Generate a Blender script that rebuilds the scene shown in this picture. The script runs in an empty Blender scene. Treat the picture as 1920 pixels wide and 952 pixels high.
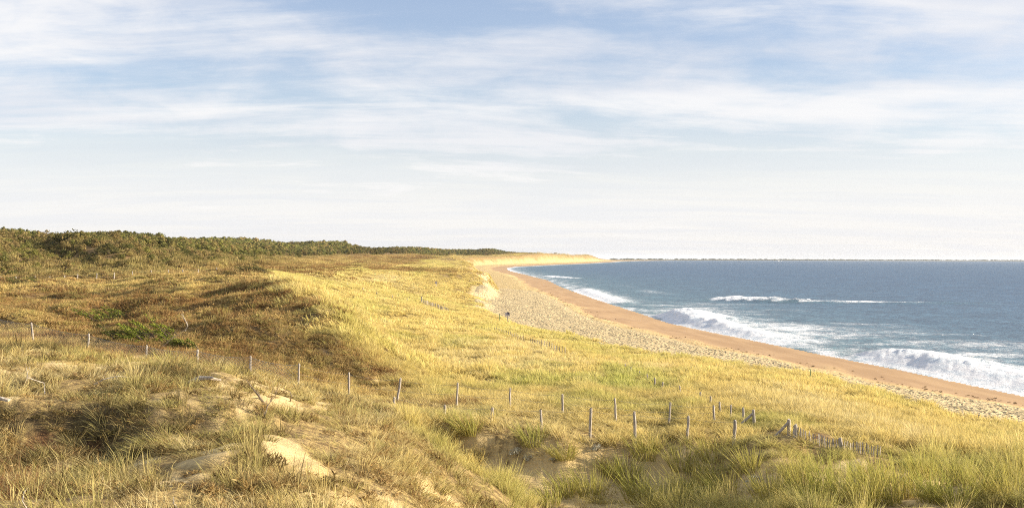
import bpy, math, random
import numpy as np
from mathutils import Matrix, Vector, Euler

random.seed(7)
rng = np.random.default_rng(7)
scene = bpy.context.scene
COL = scene.collection

# ------------------------------------------------------------------ camera, sky, sun, exposure
CAM_Z = 14.0
FPX = 2200.0                      # focal length in pixels of a 1920 wide picture
cam_d = bpy.data.cameras.new('camera')
cam_d.sensor_fit = 'HORIZONTAL'
cam_d.sensor_width = 36.0
cam_d.lens = 36.0 * FPX / 1920.0
cam_d.clip_start = 0.2
cam_d.clip_end = 60000.0
cam = bpy.data.objects.new('camera', cam_d)
COL.objects.link(cam)
cam.location = (0, 0, CAM_Z)
pitch = math.atan(8.0 / FPX)
cam.rotation_euler = (Matrix.Rotation(math.pi / 2 + pitch, 4, 'X') @ Matrix.Rotation(0.0036, 4, 'Z')).to_euler()
scene.camera = cam

SUN_BEAR = math.radians(90)       # clockwise from the viewing direction: low sun over the sea on the right
SUN_EL = math.radians(16.5)
sun_dir = Vector((math.sin(SUN_BEAR) * math.cos(SUN_EL), math.cos(SUN_BEAR) * math.cos(SUN_EL), math.sin(SUN_EL)))

world = bpy.data.worlds.new('World')
scene.world = world
world.use_nodes = True


class NT:
    """small helper for writing node trees"""
    def __init__(self, tree, clear=True):
        self.t = tree
        if clear:
            tree.nodes.clear()

    def n(self, kind, **kw):
        nd = self.t.nodes.new(kind)
        for k, v in kw.items():
            setattr(nd, k, v)
        return nd

    def put(self, sock, v):
        if isinstance(v, bpy.types.NodeSocket):
            self.t.links.new(v, sock)
        elif v is not None:
            if sock.type == 'RGBA' and len(v) == 3:
                v = (*v, 1)
            sock.default_value = v

    def math(self, op, a, b=None, c=None, clamp=False):
        nd = self.n('ShaderNodeMath', operation=op, use_clamp=clamp)
        for s, v in zip(nd.inputs, (a, b, c)):
            self.put(s, v)
        return nd.outputs[0]

    def vmath(self, op, a, b=None):
        nd = self.n('ShaderNodeVectorMath', operation=op)
        self.put(nd.inputs[0], a)
        if b is not None:
            self.put(nd.inputs[1], b)
        return nd.outputs[0]

    def ramp(self, v, lo, hi, a=0.0, b=1.0, smooth=True):
        nd = self.n('ShaderNodeMapRange', interpolation_type='SMOOTHSTEP' if smooth else 'LINEAR')
        for s, x in zip(nd.inputs, (v, lo, hi, a, b)):
            self.put(s, x)
        return nd.outputs[0]

    def mix(self, f, a, b, blend='MIX'):
        nd = self.n('ShaderNodeMix', data_type='RGBA', blend_type=blend)
        self.put(nd.inputs[0], f)
        self.put(nd.inputs[6], a)
        self.put(nd.inputs[7], b)
        return nd.outputs[2]

    def noise(self, vec, scale, detail=4.0, rough=0.55, dist=0.0, out=0):
        nd = self.n('ShaderNodeTexNoise')
        self.put(nd.inputs['Vector'], vec)
        self.put(nd.inputs['Scale'], scale)
        nd.inputs['Detail'].default_value = detail
        nd.inputs['Roughness'].default_value = rough
        nd.inputs['Distortion'].default_value = dist
        return nd.outputs[out]

    def mapping(self, vec, scale=(1, 1, 1), loc=(0, 0, 0), rot=(0, 0, 0)):
        nd = self.n('ShaderNodeMapping')
        self.put(nd.inputs['Vector'], vec)
        nd.inputs['Location'].default_value = loc
        nd.inputs['Rotation'].default_value = rot
        nd.inputs['Scale'].default_value = scale
        return nd.outputs[0]

    def attr(self, name, kind='GEOMETRY', out='Fac'):
        nd = self.n('ShaderNodeAttribute', attribute_name=name, attribute_type=kind)
        return nd.outputs[out]


def build_sky():
    t = NT(world.node_tree)
    out = t.n('ShaderNodeOutputWorld')
    bg = t.n('ShaderNodeBackground')
    sky = t.n('ShaderNodeTexSky', sky_type='NISHITA')
    sky.sun_disc = False
    sky.sun_elevation = SUN_EL
    sky.sun_rotation = SUN_BEAR
    sky.altitude = 10
    sky.air_density = 1.0
    sky.dust_density = 0.8
    sky.ozone_density = 1.6
    geo = t.n('ShaderNodeTexCoord').outputs['Generated']
    sep = t.n('ShaderNodeSeparateXYZ')
    t.put(sep.inputs[0], geo)
    dx, dy, dz = sep.outputs
    zc = t.math('MAXIMUM', dz, 0.0)
    # clouds lie on a high layer: intersect the ray with it (softened at the horizon)
    inv = t.math('DIVIDE', 1.0, t.math('ADD', zc, 0.085))
    cx = t.math('MULTIPLY', dx, inv)
    cy = t.math('MULTIPLY', dy, inv)
    cmb = t.n('ShaderNodeCombineXYZ')
    t.put(cmb.inputs[0], cx)
    t.put(cmb.inputs[1], cy)
    P = cmb.outputs[0]
    warp = t.noise(t.mapping(P, (0.35, 0.35, 1), (3.1, 1.7, 0)), 1.0, 3, 0.5, out=1)
    Pw = t.vmath('ADD', P, t.vmath('MULTIPLY', t.vmath('SUBTRACT', warp, (0.5, 0.5, 0.5)), (1.6, 1.0, 0)))
    big = t.noise(t.mapping(Pw, (0.42, 0.50, 1), (6.3, 2.2, 0), (0, 0, 0.25)), 1.0, 7, 0.56, 0.3)
    streak = t.noise(t.mapping(Pw, (0.55, 1.9, 1), (1.3, 8.4, 0), (0, 0, 0.22)), 1.0, 8, 0.60, 0.6)
    fine = t.noise(t.mapping(Pw, (1.6, 4.2, 1), (9.3, 3.4, 0), (0, 0, -0.12)), 1.0, 8, 0.65, 0.4)
    c = t.math('ADD', t.math('MULTIPLY', big, 0.52), t.math('MULTIPLY', streak, 0.48))
    puff = t.noise(t.mapping(geo, (13, 13, 34), (2.1, 0.6, 0.3), (0, 0.12, 0)), 1.0, 8, 0.62, 0.5)
    c = t.math('ADD', c, t.math('MULTIPLY', t.math('SUBTRACT', fine, 0.5), 0.30))
    c = t.math('ADD', c, t.math('MULTIPLY', t.math('SUBTRACT', puff, 0.5), 0.34))
    # cloud banks and clear patches of this evening, by bearing and height above the horizon
    iy = t.math('DIVIDE', 1.0, t.math('MAXIMUM', dy, 0.05))
    az = t.math('MULTIPLY', dx, iy)
    el = t.math('MULTIPLY', dz, iy)
    wv = t.n('ShaderNodeSeparateXYZ')
    t.put(wv.inputs[0], t.noise(t.mapping(geo, (9, 9, 26)), 1.0, 4, 0.55, out=1))
    az = t.math('ADD', az, t.math('MULTIPLY', t.math('SUBTRACT', wv.outputs[0], 0.5), 0.12))
    el = t.math('ADD', el, t.math('MULTIPLY', t.math('SUBTRACT', wv.outputs[1], 0.5), 0.035))
    for (ca, ce, ra, re, amp) in ((-0.40, 0.205, 0.22, 0.036, 0.20), (-0.30, 0.158, 0.15, 0.016, -0.13), (-0.06, 0.212, 0.16, 0.022, -0.14), (0.20, 0.190, 0.16, 0.018, -0.12),
                                  (0.22, 0.140, 0.20, 0.014, 0.13), (-0.15, 0.170, 0.16, 0.016, 0.10), (0.40, 0.215, 0.10, 0.025, 0.14), (0.12, 0.215, 0.12, 0.014, 0.14), (0.40, 0.160, 0.12, 0.016, -0.12), (-0.30, 0.115, 0.3, 0.02, 0.10)):
        ga = t.math('POWER', t.math('DIVIDE', t.math('SUBTRACT', az, ca), ra), 2.0)
        ge = t.math('POWER', t.math('DIVIDE', t.math('SUBTRACT', el, ce), re), 2.0)
        g = t.math('MULTIPLY', t.math('EXPONENT', t.math('MULTIPLY', t.math('ADD', ga, ge), -1.0)), amp)
        c = t.math('ADD', c, g)
    cover = t.ramp(c, 0.33, 0.69, 0.16, 1.0)
    veil = t.ramp(dz, 0.03, 0.17, 1.0, 0.0)                 # thin veil thickening towards the horizon
    cover = t.math('MAXIMUM', cover, t.math('MULTIPLY', veil, 0.95))
    cover = t.math('MULTIPLY', cover, 0.92)
    shade = t.ramp(t.noise(t.mapping(Pw, (0.5, 1.1, 1), (4.4, 0.4, 0)), 1.0, 5, 0.55), 0.35, 0.65)
    ccol = t.mix(shade, (7.3, 7.5, 8.1), (9.1, 9.0, 9.0))
    vcol = t.mix(t.ramp(t.math('ADD', streak, t.math('MULTIPLY', t.math('SUBTRACT', fine, 0.5), 0.5)), 0.36, 0.66), (8.5, 8.55, 8.85), (9.2, 9.05, 8.95))
    ccol = t.mix(veil, ccol, vcol)
    blue = t.mix(1.0, sky.outputs[0], (1.62, 1.55, 1.74), 'MULTIPLY')
    col = t.mix(cover, blue, ccol)
    t.put(bg.inputs[0], col)
    bg.inputs[1].default_value = 0.05
    t.put(out.inputs[0], bg.outputs[0])


build_sky()
world.cycles.sampling_method = 'MANUAL'
world.cycles.sample_map_resolution = 512

sun_d = bpy.data.lights.new('sun', 'SUN')
sun_d.energy = 5.0
sun_d.angle = math.radians(0.53)
sun_d.color = (1.0, 0.87, 0.68)
sun = bpy.data.objects.new('sun', sun_d)
COL.objects.link(sun)
sun.rotation_euler = sun_dir.to_track_quat('Z', 'Y').to_euler()

vs = scene.view_settings
vs.view_transform = 'Standard'
vs.look = 'None'
vs.exposure = 1.12
vs.gamma = 1.0
vs.use_curve_mapping = False
scene.cycles.use_denoising = False
scene.cycles.filter_width = 1.05
scene.cycles.max_bounces = 5
scene.cycles.diffuse_bounces = 2
scene.cycles.glossy_bounces = 2
scene.cycles.transmission_bounces = 3
scene.cycles.caustics_reflective = False
scene.cycles.caustics_refractive = False


# ------------------------------------------------------------------ noise and small maths
def _hash(ix, iy, seed):
    h = (ix.astype(np.int64) * 374761393 + iy.astype(np.int64) * 668265263 + seed * 982451653) & 0x7fffffff
    h = ((h ^ (h >> 13)) * 1274126177) & 0x7fffffff
    return ((h ^ (h >> 16)) & 0xffff) / 65535.0


def vnoise(x, y, seed=0):
    ix, iy = np.floor(x), np.floor(y)
    fx, fy = x - ix, y - iy
    fx = fx * fx * fx * (fx * (fx * 6 - 15) + 10)
    fy = fy * fy * fy * (fy * (fy * 6 - 15) + 10)
    a, b = _hash(ix, iy, seed), _hash(ix + 1, iy, seed)
    c, d = _hash(ix, iy + 1, seed), _hash(ix + 1, iy + 1, seed)
    return (a + (b - a) * fx) * (1 - fy) + (c + (d - c) * fx) * fy


def fbm(x, y, octs=4, seed=0, gain=0.5):
    """about -1..1"""
    s = np.zeros_like(x, dtype=float)
    a, tot = 1.0, 0.0
    for o in range(octs):
        s += a * (vnoise(x + 17.3 * o, y - 9.1 * o, seed + o) * 2 - 1)
        tot += a
        a *= gain
        c_, s_ = 0.8, 0.6
        x, y = (c_ * x - s_ * y) * 2.03, (s_ * x + c_ * y) * 2.03
    return s / tot


def sstep(a, b, x):
    t = np.clip((x - a) / (b - a), 0, 1)
    return t * t * (3 - 2 * t)


def y_hor(px):
    return 484.0 + (px - 960.0) * 0.0036


# ------------------------------------------------------------------ lie of the land
# surveyed spots: (picture x, picture y, distance) -> a point on the ground
SPOTS = [
    # far left, wooded hill
    (0, 952, 16.8), (0, 890, 21.5), (0, 846, 25.3), (0, 764, 27), (0, 700, 36), (0, 655, 46), (40, 646, 55), (0, 600, 80), (0, 560, 115),
    (0, 533, 160), (0, 520, 200), (0, 502, 235), (0, 481, 275), (0, 452, 340), (0, 449, 420),
    (200, 952, 16.6), (200, 885, 21.5), (200, 842, 25.2), (200, 762, 27.2), (200, 700, 35), (165, 657, 52), (200, 640, 60), (200, 600, 73), (200, 554, 110),
    (200, 528, 165), (200, 515, 215), (200, 503, 255), (200, 488, 300), (200, 470, 365), (200, 469, 480),
    (400, 952, 17.4), (400, 870, 21.5), (400, 812, 26), (400, 765, 28), (400, 742, 30), (400, 701, 36), (400, 705, 43), (370, 692, 51), (400, 662, 57), (400, 604, 67), (400, 562, 90), (400, 532, 150), (400, 516, 205), (400, 504, 270), (400, 493, 330), (400, 483, 420), (400, 471, 520), (400, 469, 700),
    (600, 952, 19), (600, 872, 23), (600, 806, 29), (600, 768, 34), (560, 727, 49), (600, 692, 56), (600, 640, 60.5), (600, 585, 70), (600, 560, 86),
    (600, 538, 130), (600, 524, 180), (600, 510, 240), (600, 501, 330), (600, 500, 420), (600, 494, 600), (600, 489, 800), (600, 479, 1060), (600, 469, 1280),
    (700, 952, 22), (700, 884, 25), (700, 806, 33), (700, 778, 40), (745, 767, 48), (700, 734, 54), (695, 696, 58.5), (715, 664, 88), (700, 602, 132),
    (700, 563, 195), (700, 534, 262), (700, 514, 312), (700, 505, 345), (700, 507, 420), (700, 495, 600), (700, 487, 1000), (700, 479, 1320), (800, 480, 1700), (900, 479, 2300),
    (860, 952, 29), (860, 884, 32), (850, 842, 35.5), (905, 850, 40), (905, 808, 41.6), (833, 785, 44), (857, 768, 48), (860, 722, 62), (860, 682, 78), (860, 642, 102),
    (860, 602, 145), (860, 574, 200), (860, 545, 290), (860, 524, 340), (860, 508, 372), (850, 511, 430), (860, 501, 600), (860, 491, 1000), (860, 483, 1600),
    (1050, 952, 35), (1050, 908, 37.4), (1050, 880, 39), (1050, 834, 40.4), (1056, 773, 47), (1050, 722, 63), (1050, 682, 80), (1050, 654, 105), (1050, 630, 135),
    (1290, 952, 34.6), (1290, 905, 37.4), (1290, 876, 39.4), (1290, 840, 40.7), (1290, 820, 42), (1255, 792, 46), (1280, 742, 58), (1280, 702, 75), (1280, 676, 105),
    (1480, 952, 33), (1480, 908, 35.8), (1480, 872, 37.2), (1479, 834, 39), (1480, 782, 48), (1480, 742, 62), (1500, 704, 93),
    (1700, 952, 30), (1700, 890, 35), (1640, 848, 38.5), (1700, 822, 45), (1700, 782, 60), (1700, 738, 82),
    (1920, 952, 29), (1920, 900, 33), (1920, 850, 41), (1920, 822, 52), (1920, 794, 67),
    (960, 608, 172), (905, 584, 215), (905, 560, 290),
]
XYZ = [(((px - 960) / FPX) * d, d, CAM_Z - (py - y_hor(px)) * d / FPX) for px, py, d in SPOTS]
for u in (-0.8, -0.45, 0.0, 0.45, 0.8):                       # the dune top we stand on and what flanks the view
    XYZ += [(u * 3, 3, 12.1), (u * 10, 10, 11.0 - 0.9 * max(u, 0))]
for d, z in ((16, 10.6), (26, 10.4), (40, 10.6), (60, 10.2), (100, 10.2), (160, 11), (230, 14), (300, 19), (420, 22), (700, 22)):
    XYZ.append((-0.72 * d, d, z))
for d, z in ((16, 8.8), (26, 7.8), (36, 7.0), (48, 5.4)):
    XYZ.append((0.72 * d, d, z))
# far country: plain, wooded ridge, far dunes
for X, Y, z in ((-60, 1500, 15), (-190, 1500, 23), (-30, 2000, 16), (-230, 1300, 23), (-330, 900, 23), (-300, 1500, 24), (-20, 2500, 20), (-150, 2500, 24),
                (55, 3000, 27), (-60, 3000, 26), (180, 3800, 25), (60, 3800, 27), (275, 4500, 27), (330, 4700, 29), (150, 4700, 26), (440, 5600, 17), (300, 5800, 20),
                (600, 7000, 6), (400, 7500, 8), (-900, 1500, 24), (-1200, 2500, 24), (-1500, 4000, 24), (-1000, 7000, 15), (-500, 700, 23), (700, 9500, 4)):
    XYZ.append((X, Y, z))
XYZ = np.array(XYZ)
KU, KV = 2.2, 1.0


def warp(X, Y):
    return np.stack([KU * X / Y * 1.0, KV * np.log(Y)], -1)


_c = warp(XYZ[:, 0], XYZ[:, 1])


def _phi(r):
    return np.sqrt(r * r + 0.02 ** 2)


_D = np.sqrt(((_c[:, None] - _c[None]) ** 2).sum(-1))
_A = _phi(_D) - 0.004 * np.eye(len(_c))
_n = len(_c)
_M = np.zeros((_n + 3, _n + 3))
_M[:_n, :_n] = _A
_M[:_n, _n] = 1
_M[:_n, _n + 1:] = _c
_M[_n:, :_n] = _M[:_n, _n:].T
_w = np.linalg.solve(_M, np.concatenate([XYZ[:, 2], np.zeros(3)]))


def dune_z(X, Y):
    """smooth dune surface through the surveyed spots"""
    sh = X.shape
    q = warp(X.ravel(), Y.ravel())
    out = np.empty(len(q))
    for i in range(0, len(q), 60000):
        p = q[i:i + 60000]
        d = np.sqrt((p[:, None, 0] - _c[None, :, 0]) ** 2 + (p[:, None, 1] - _c[None, :, 1]) ** 2)
        out[i:i + 60000] = _phi(d) @ _w[:_n] + _w[_n] + p @ _w[_n + 1:]
    return out.reshape(sh)


SHORE = np.array([(20, 78), (60, 66), (100, 56), (120, 52.3), (146, 49), (180, 44), (208, 40), (252, 34), (321, 31.5), (380, 29), (481, 26), (570, 23.5), (750, 22), (994, 11), (1283, -3),
                  (1621, -9), (1925, 4), (2567, 95), (3850, 285), (6160, 560), (7500, 800), (9500, 1300), (20000, 4000)])
FOOT = np.array([(20, 48), (45, 34), (68, 28), (83, 26), (97, 22.3), (111, 16.2), (124, 11.5), (148, 6.2), (173, 0.3), (218, -5.5), (294, -7.5), (345, -7.0), (400, -8.5), (480, -17), (570, -20),
                 (750, -24), (994, -34), (1283, -55), (1621, -62), (1925, -52), (2567, 28), (3850, 205), (6160, 470), (7500, 690), (9500, 1150), (20000, 3800)])


def shore_x(Y):
    return np.interp(np.log(Y), np.log(SHORE[:, 0]), SHORE[:, 1])


def foot_x(Y):
    return np.interp(np.log(Y), np.log(FOOT[:, 0]), FOOT[:, 1])


WOOD_EDGE = np.array([(196, -84), (206, -78), (220, -74), (240, -71), (260, -71), (300, -73), (350, -77), (380, -81), (430, -90), (520, -108), (600, -123), (800, -158), (1050, -172), (1300, -154), (1700, -124), (2300, -63), (2900, 0), (3500, 70), (4200, 190)])


def wood_x(Y):
    return np.interp(Y, WOOD_EDGE[:, 0], WOOD_EDGE[:, 1])


def edge_line(Y):
    return np.interp(Y, [50, 55, 61, 72, 88, 113, 148, 220], [-3, -4, -6, -8.8, -12.8, -19, -28, -45])


def ground_z(X, Y):
    zd = dune_z(X, Y)
    amp = np.clip(Y / 40.0, 0.6, 6.0)
    zd = zd + 0.30 * np.sqrt(amp) * fbm(X / (3.4 * amp), Y / (4.2 * amp), 4, 3)
    zd = zd + 0.13 * fbm(X / 1.3, Y / 1.5, 3, 11) * np.clip(1.2 - Y / 260.0, 0, 1)
    hum = sstep(52, 62, Y) * (1 - sstep(200, 260, Y)) * sstep(-2, 8, edge_line(Y) - X)
    zd = zd + 0.75 * hum * (np.abs(fbm(X / 8.0, Y / 7.5, 4, 37)) * 2.2 - 0.5)
    e = edge_line(Y) + 1.5 * fbm(Y / 9.0, Y * 0 + 7.7, 2, 39)
    rw = np.clip(Y / 26.0, 2.0, 6.0)
    zd = zd + np.interp(Y, [52, 65, 100, 150, 200, 230], [0, 0.6, 0.95, 0.9, 0.5, 0]) * np.exp(-((X - e + rw) / rw) ** 2)
    zd = zd - np.interp(Y, [56, 75, 150, 230], [0, 0.35, 0.5, 0]) * np.exp(-((X - e - 1.3 * rw) / rw) ** 2)
    nearf = (1 - sstep(40, 50, Y))
    zd = zd + 0.10 * nearf * (np.abs(fbm(X / 2.6, Y / 2.2, 3, 47)) * 2.2 - 0.5)
    # spur and gully on the wooded hill
    q = np.clip((Y - 245) / (345 - 245), 0, 1)
    cxr = np.interp(Y, [240, 275, 320, 360], [-72, -92, -117, -140])
    nn = (X - cxr) * 0.83 + 4 * fbm(X / 14, Y / 14, 2, 58)
    hh = np.interp(Y, [238, 250, 285, 330, 360, 390], [0, 1.0, 2.6, 2.2, 1.0, 0])
    zd = zd + hh * np.exp(-(nn / np.where(nn < 0, 4.5, 15.0)) ** 2) - 0.45 * hh * np.exp(-((nn + 10) / 6.0) ** 2)
    hz = sstep(0, 25, wood_x(Y) + 4 - X) * sstep(215, 255, Y) * (1 - sstep(600, 900, Y))
    zd = zd + 1.0 * hz * (1 - 2.2 * np.abs(fbm(X / 30, Y / 30, 3, 66)))
    zd = zd + 0.38 * np.exp(-((X - 8.3) / 1.1) ** 2) * sstep(33.5, 35.5, Y) * (1 - sstep(39, 40.5, Y))
    # ledges of turf-bound sand above the two hollows
    for lx, ly, drop, reach in (((-4, -2.2, 0, 2, 4.5, 6.1, 7.6), (42.4, 42.0, 41.2, 40.7, 40.8, 40.2, 39.4), 0.85, 7.0),
                                ((-22, -16, -10, -8.5, -7.5, -4.5), (27.6, 27.0, 27.3, 26.9, 27.4, 28.0), 0.32, 3.0)):
        lyy = np.interp(X, lx, ly) + 0.35 * fbm(X / 1.1, X * 0 + 2.2, 3, 57)
        win = sstep(lx[0], lx[1], X) * (1 - sstep(lx[-2], lx[-1], X))
        d = lyy - Y
        zd = zd - win * drop * sstep(-0.15, 1.1, d) * np.exp(-np.clip(d - 0.8, 0, None) / reach)
        zd = zd + win * 0.12 * np.exp(-((d + 0.5) / 0.8) ** 2)
    sx, fx = shore_x(Y), foot_x(Y)
    fx = fx + 1.6 * fbm(Y / 14.0, Y * 0 + 3.3, 3, 5) * np.clip(Y / 120, 0.4, 2.5)
    wd = np.maximum(sx - fx, 8)
    f = (sx - X) / wd                                        # 0 at the water line, 1 at the dune foot
    zb = np.where(f > 0, 3.1 * (0.25 * f + 0.75 * sstep(-0.15, 1.05, f)), 3.1 * 0.35 * f * 1.0) + 0.05
    zb = zb + 0.05 * fbm(X / 2.0, Y / 9.0, 3, 21) * np.clip(f * 2, 0, 1)
    # beach cusps along the waterline
    zb = zb + 0.10 * np.sin(Y / 7.5 + 1.5 * fbm(Y / 40, Y * 0, 2, 8)) * np.exp(-((f - 0.28) / 0.2) ** 2)
    blow = np.clip(1.0 + Y / 90.0, 1.5, 16.0)                # width of the dune's seaward face
    k = sstep(0.0, 1.0, (fx + 0.5 * blow - X) / blow)
    return zb * (1 - k) + np.maximum(zd, 2.6) * k


NU, NV = 660, 840
UU = np.linspace(-0.72, 0.72, NU)
VV = np.linspace(math.log(3.0), math.log(9000.0), NV)
gU, gV = np.meshgrid(UU, VV)
gY = np.exp(gV)
gX = gU * gY
gZ = ground_z(gX, gY)


def zs(X, Y):
    """height of the built ground sheet (bilinear)"""
    X, Y = np.asarray(X, float), np.asarray(Y, float)
    a = np.clip((X / Y - UU[0]) / (UU[1] - UU[0]), 0, NU - 1.001)
    b = np.clip((np.log(Y) - VV[0]) / (VV[1] - VV[0]), 0, NV - 1.001)
    i, j = a.astype(int), b.astype(int)
    fa, fb = a - i, b - j
    return (gZ[j, i] * (1 - fa) + gZ[j, i + 1] * fa) * (1 - fb) + (gZ[j + 1, i] * (1 - fa) + gZ[j + 1, i + 1] * fa) * fb


def at(px, py, dmin=8.0, dmax=8000.0):
    """ground point seen from the viewpoint in this direction"""
    Y = np.exp(np.linspace(math.log(dmin), math.log(dmax), 3000))
    X = (px - 960) / FPX * Y
    ray = CAM_Z - (py - y_hor(px)) * Y / FPX
    hit = np.nonzero(ray <= zs(X, Y))[0]
    k = hit[0] if len(hit) else len(Y) - 1
    return float(X[k]), float(Y[k]), float(zs(X[k], Y[k]))


# ------------------------------------------------------------------ helpers for objects
def mesh_obj(name, verts, faces, mats, parent=None, smooth=False, attrs=None, link=True, mat_idx=None):
    me = bpy.data.meshes.new(name)
    me.from_pydata([tuple(v) for v in verts] if not isinstance(verts, np.ndarray) else verts.tolist(), [], faces if not isinstance(faces, np.ndarray) else faces.tolist())
    if not isinstance(mats, (list, tuple)):
        mats = [mats]
    for m in mats:
        me.materials.append(m)
    if mat_idx is not None:
        me.polygons.foreach_set('material_index', mat_idx)
    if smooth:
        me.polygons.foreach_set('use_smooth', np.ones(len(me.polygons), bool))
    for k, v in (attrs or {}).items():
        at_ = me.attributes.new(k, 'FLOAT', 'POINT')
        at_.data.foreach_set('value', np.asarray(v, np.float32).ravel())
    me.update()
    o = bpy.data.objects.new(name, me)
    if link:
        COL.objects.link(o)
    o.parent = parent
    return o


def tag(o, label=None, cat=None, group=None, kind=None):
    for k, v in (('label', label), ('category', cat), ('group', group), ('kind', kind)):
        if v:
            o[k] = v
    return o


def empty(name, loc, rz=0.0):
    o = bpy.data.objects.new(name, None)
    o.empty_display_size = 0.3
    COL.objects.link(o)
    o.location = loc
    o.rotation_euler = (0, 0, rz)
    return o


def material(name):
    m = bpy.data.materials.new(name)
    m.use_nodes = True
    t = NT(m.node_tree)
    out = t.n('ShaderNodeOutputMaterial')
    return m, t, out


def principled(t, out, base, rough=0.8, normal=None, spec=0.3):
    b = t.n('ShaderNodeBsdfPrincipled')
    t.put(b.inputs['Base Color'], base)
    t.put(b.inputs['Roughness'], rough)
    t.put(b.inputs['Specular IOR Level'], spec)
    if normal is not None:
        t.put(b.inputs['Normal'], normal)
    t.put(out.inputs[0], b.outputs[0])
    return b


def bump(t, h, dist=0.05, strength=1.0, normal=None):
    nd = t.n('ShaderNodeBump')
    nd.inputs['Strength'].default_value = strength
    nd.inputs['Distance'].default_value = dist
    t.put(nd.inputs['Height'], h)
    if normal is not None:
        t.put(nd.inputs['Normal'], normal)
    return nd.outputs[0]


# ------------------------------------------------------------------ what grows where
EDGE_PX = [(505, 508), (545, 530), (590, 555), (640, 600), (690, 655), (745, 700), (800, 738), (870, 764)]
_e = np.array([at(*p)[:2] for p in EDGE_PX])
_e = _e[np.argsort(_e[:, 1])]


def edge_x(Y):
    return np.interp(Y, _e[:, 1], _e[:, 0])


def spots(px_list):
    """ellipses on the ground: (X, Y, rx, ry)"""
    res = []
    for px, py, rx, ry in px_list:
        X, Y, Z = at(px, py)
        Y0 = at(px, py + ry)[1]
        Y1 = at(px, py - ry)[1]
        res.append((X, Y, max(rx * Y / FPX, 0.15), float(np.clip(0.5 * abs(Y1 - Y0), 0.3, 0.5 * Y))))
    return res


def spot_mask(sp, X, Y, wob=0.35, seed=31):
    m = np.zeros_like(X)
    for (cx, cy, rx, ry) in sp:
        k = (np.abs(X - cx) < 1.6 * rx) & (np.abs(Y - cy) < 1.6 * ry)
        if not k.any():
            continue
        x, y = X[k], Y[k]
        n = fbm(x / (0.8 * rx), y / (0.8 * ry), 3, seed) * wob
        d = np.sqrt(((x - cx) / rx) ** 2 + ((y - cy) / ry) ** 2) + n
        m[k] = np.maximum(m[k], 1 - sstep(0.75, 1.12, d))
    return m


SAND = spots([(455, 715, 75, 24), (520, 740, 62, 24), (570, 760, 40, 14), (150, 688, 75, 28), (250, 672, 28, 10),
              (440, 800, 60, 22), (520, 830, 70, 24), (590, 880, 85, 30), (680, 925, 85, 28), (820, 938, 55, 22), (640, 940, 80, 22), (400, 850, 60, 22), (300, 850, 50, 20), (330, 905, 50, 16),
              (8, 750, 22, 8), (90, 935, 60, 12), (700, 712, 40, 5), (740, 730, 40, 5), (800, 750, 38, 5),
              (1060, 850, 150, 34), (1090, 875, 170, 40), (985, 850, 70, 28), (1150, 910, 110, 30), (1230, 905, 60, 30), (1120, 936, 150, 26), (1260, 925, 90, 26), (1400, 905, 80, 20), (1500, 950, 40, 12), (1680, 905, 60, 14), (1290, 838, 70, 8), (1330, 845, 60, 10), (900, 825, 50, 12),
              (1440, 900, 85, 30), (1560, 900, 30, 16), (1600, 870, 35, 10), (1750, 915, 130, 34), (1720, 942, 130, 20), (1380, 822, 60, 6), (1560, 838, 50, 5),
              (1880, 940, 40, 14), (1300, 930, 40, 14), (600, 610, 6, 3)])
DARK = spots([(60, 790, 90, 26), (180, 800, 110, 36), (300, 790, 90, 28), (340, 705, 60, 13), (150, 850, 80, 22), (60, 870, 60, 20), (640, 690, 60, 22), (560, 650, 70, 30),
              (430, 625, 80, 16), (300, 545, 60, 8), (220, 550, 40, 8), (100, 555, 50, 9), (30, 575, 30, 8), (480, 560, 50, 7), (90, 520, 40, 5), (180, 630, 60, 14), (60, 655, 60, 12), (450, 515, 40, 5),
              (520, 600, 60, 12), (680, 720, 30, 8)])  # dark growth, with shade of bank, flank and hummocks put into the colour
RED = spots([(50, 860, 60, 25), (20, 900, 40, 20), (160, 850, 30, 15), (720, 700, 30, 8), (1540, 818, 30, 5), (30, 935, 40, 12), (760, 762, 60, 5), (870, 762, 50, 4)])
GREEN = spots([(1000, 712, 90, 14), (1150, 720, 100, 14), (880, 640, 60, 10), (760, 635, 40, 8), (1100, 760, 120, 14), (860, 785, 80, 12), (1250, 770, 60, 12), (840, 745, 40, 5),
               (1450, 790, 80, 16), (1620, 900, 200, 40), (1200, 700, 70, 10), (1020, 690, 60, 8), (1280, 920, 120, 30), (1550, 920, 140, 30)])


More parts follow.
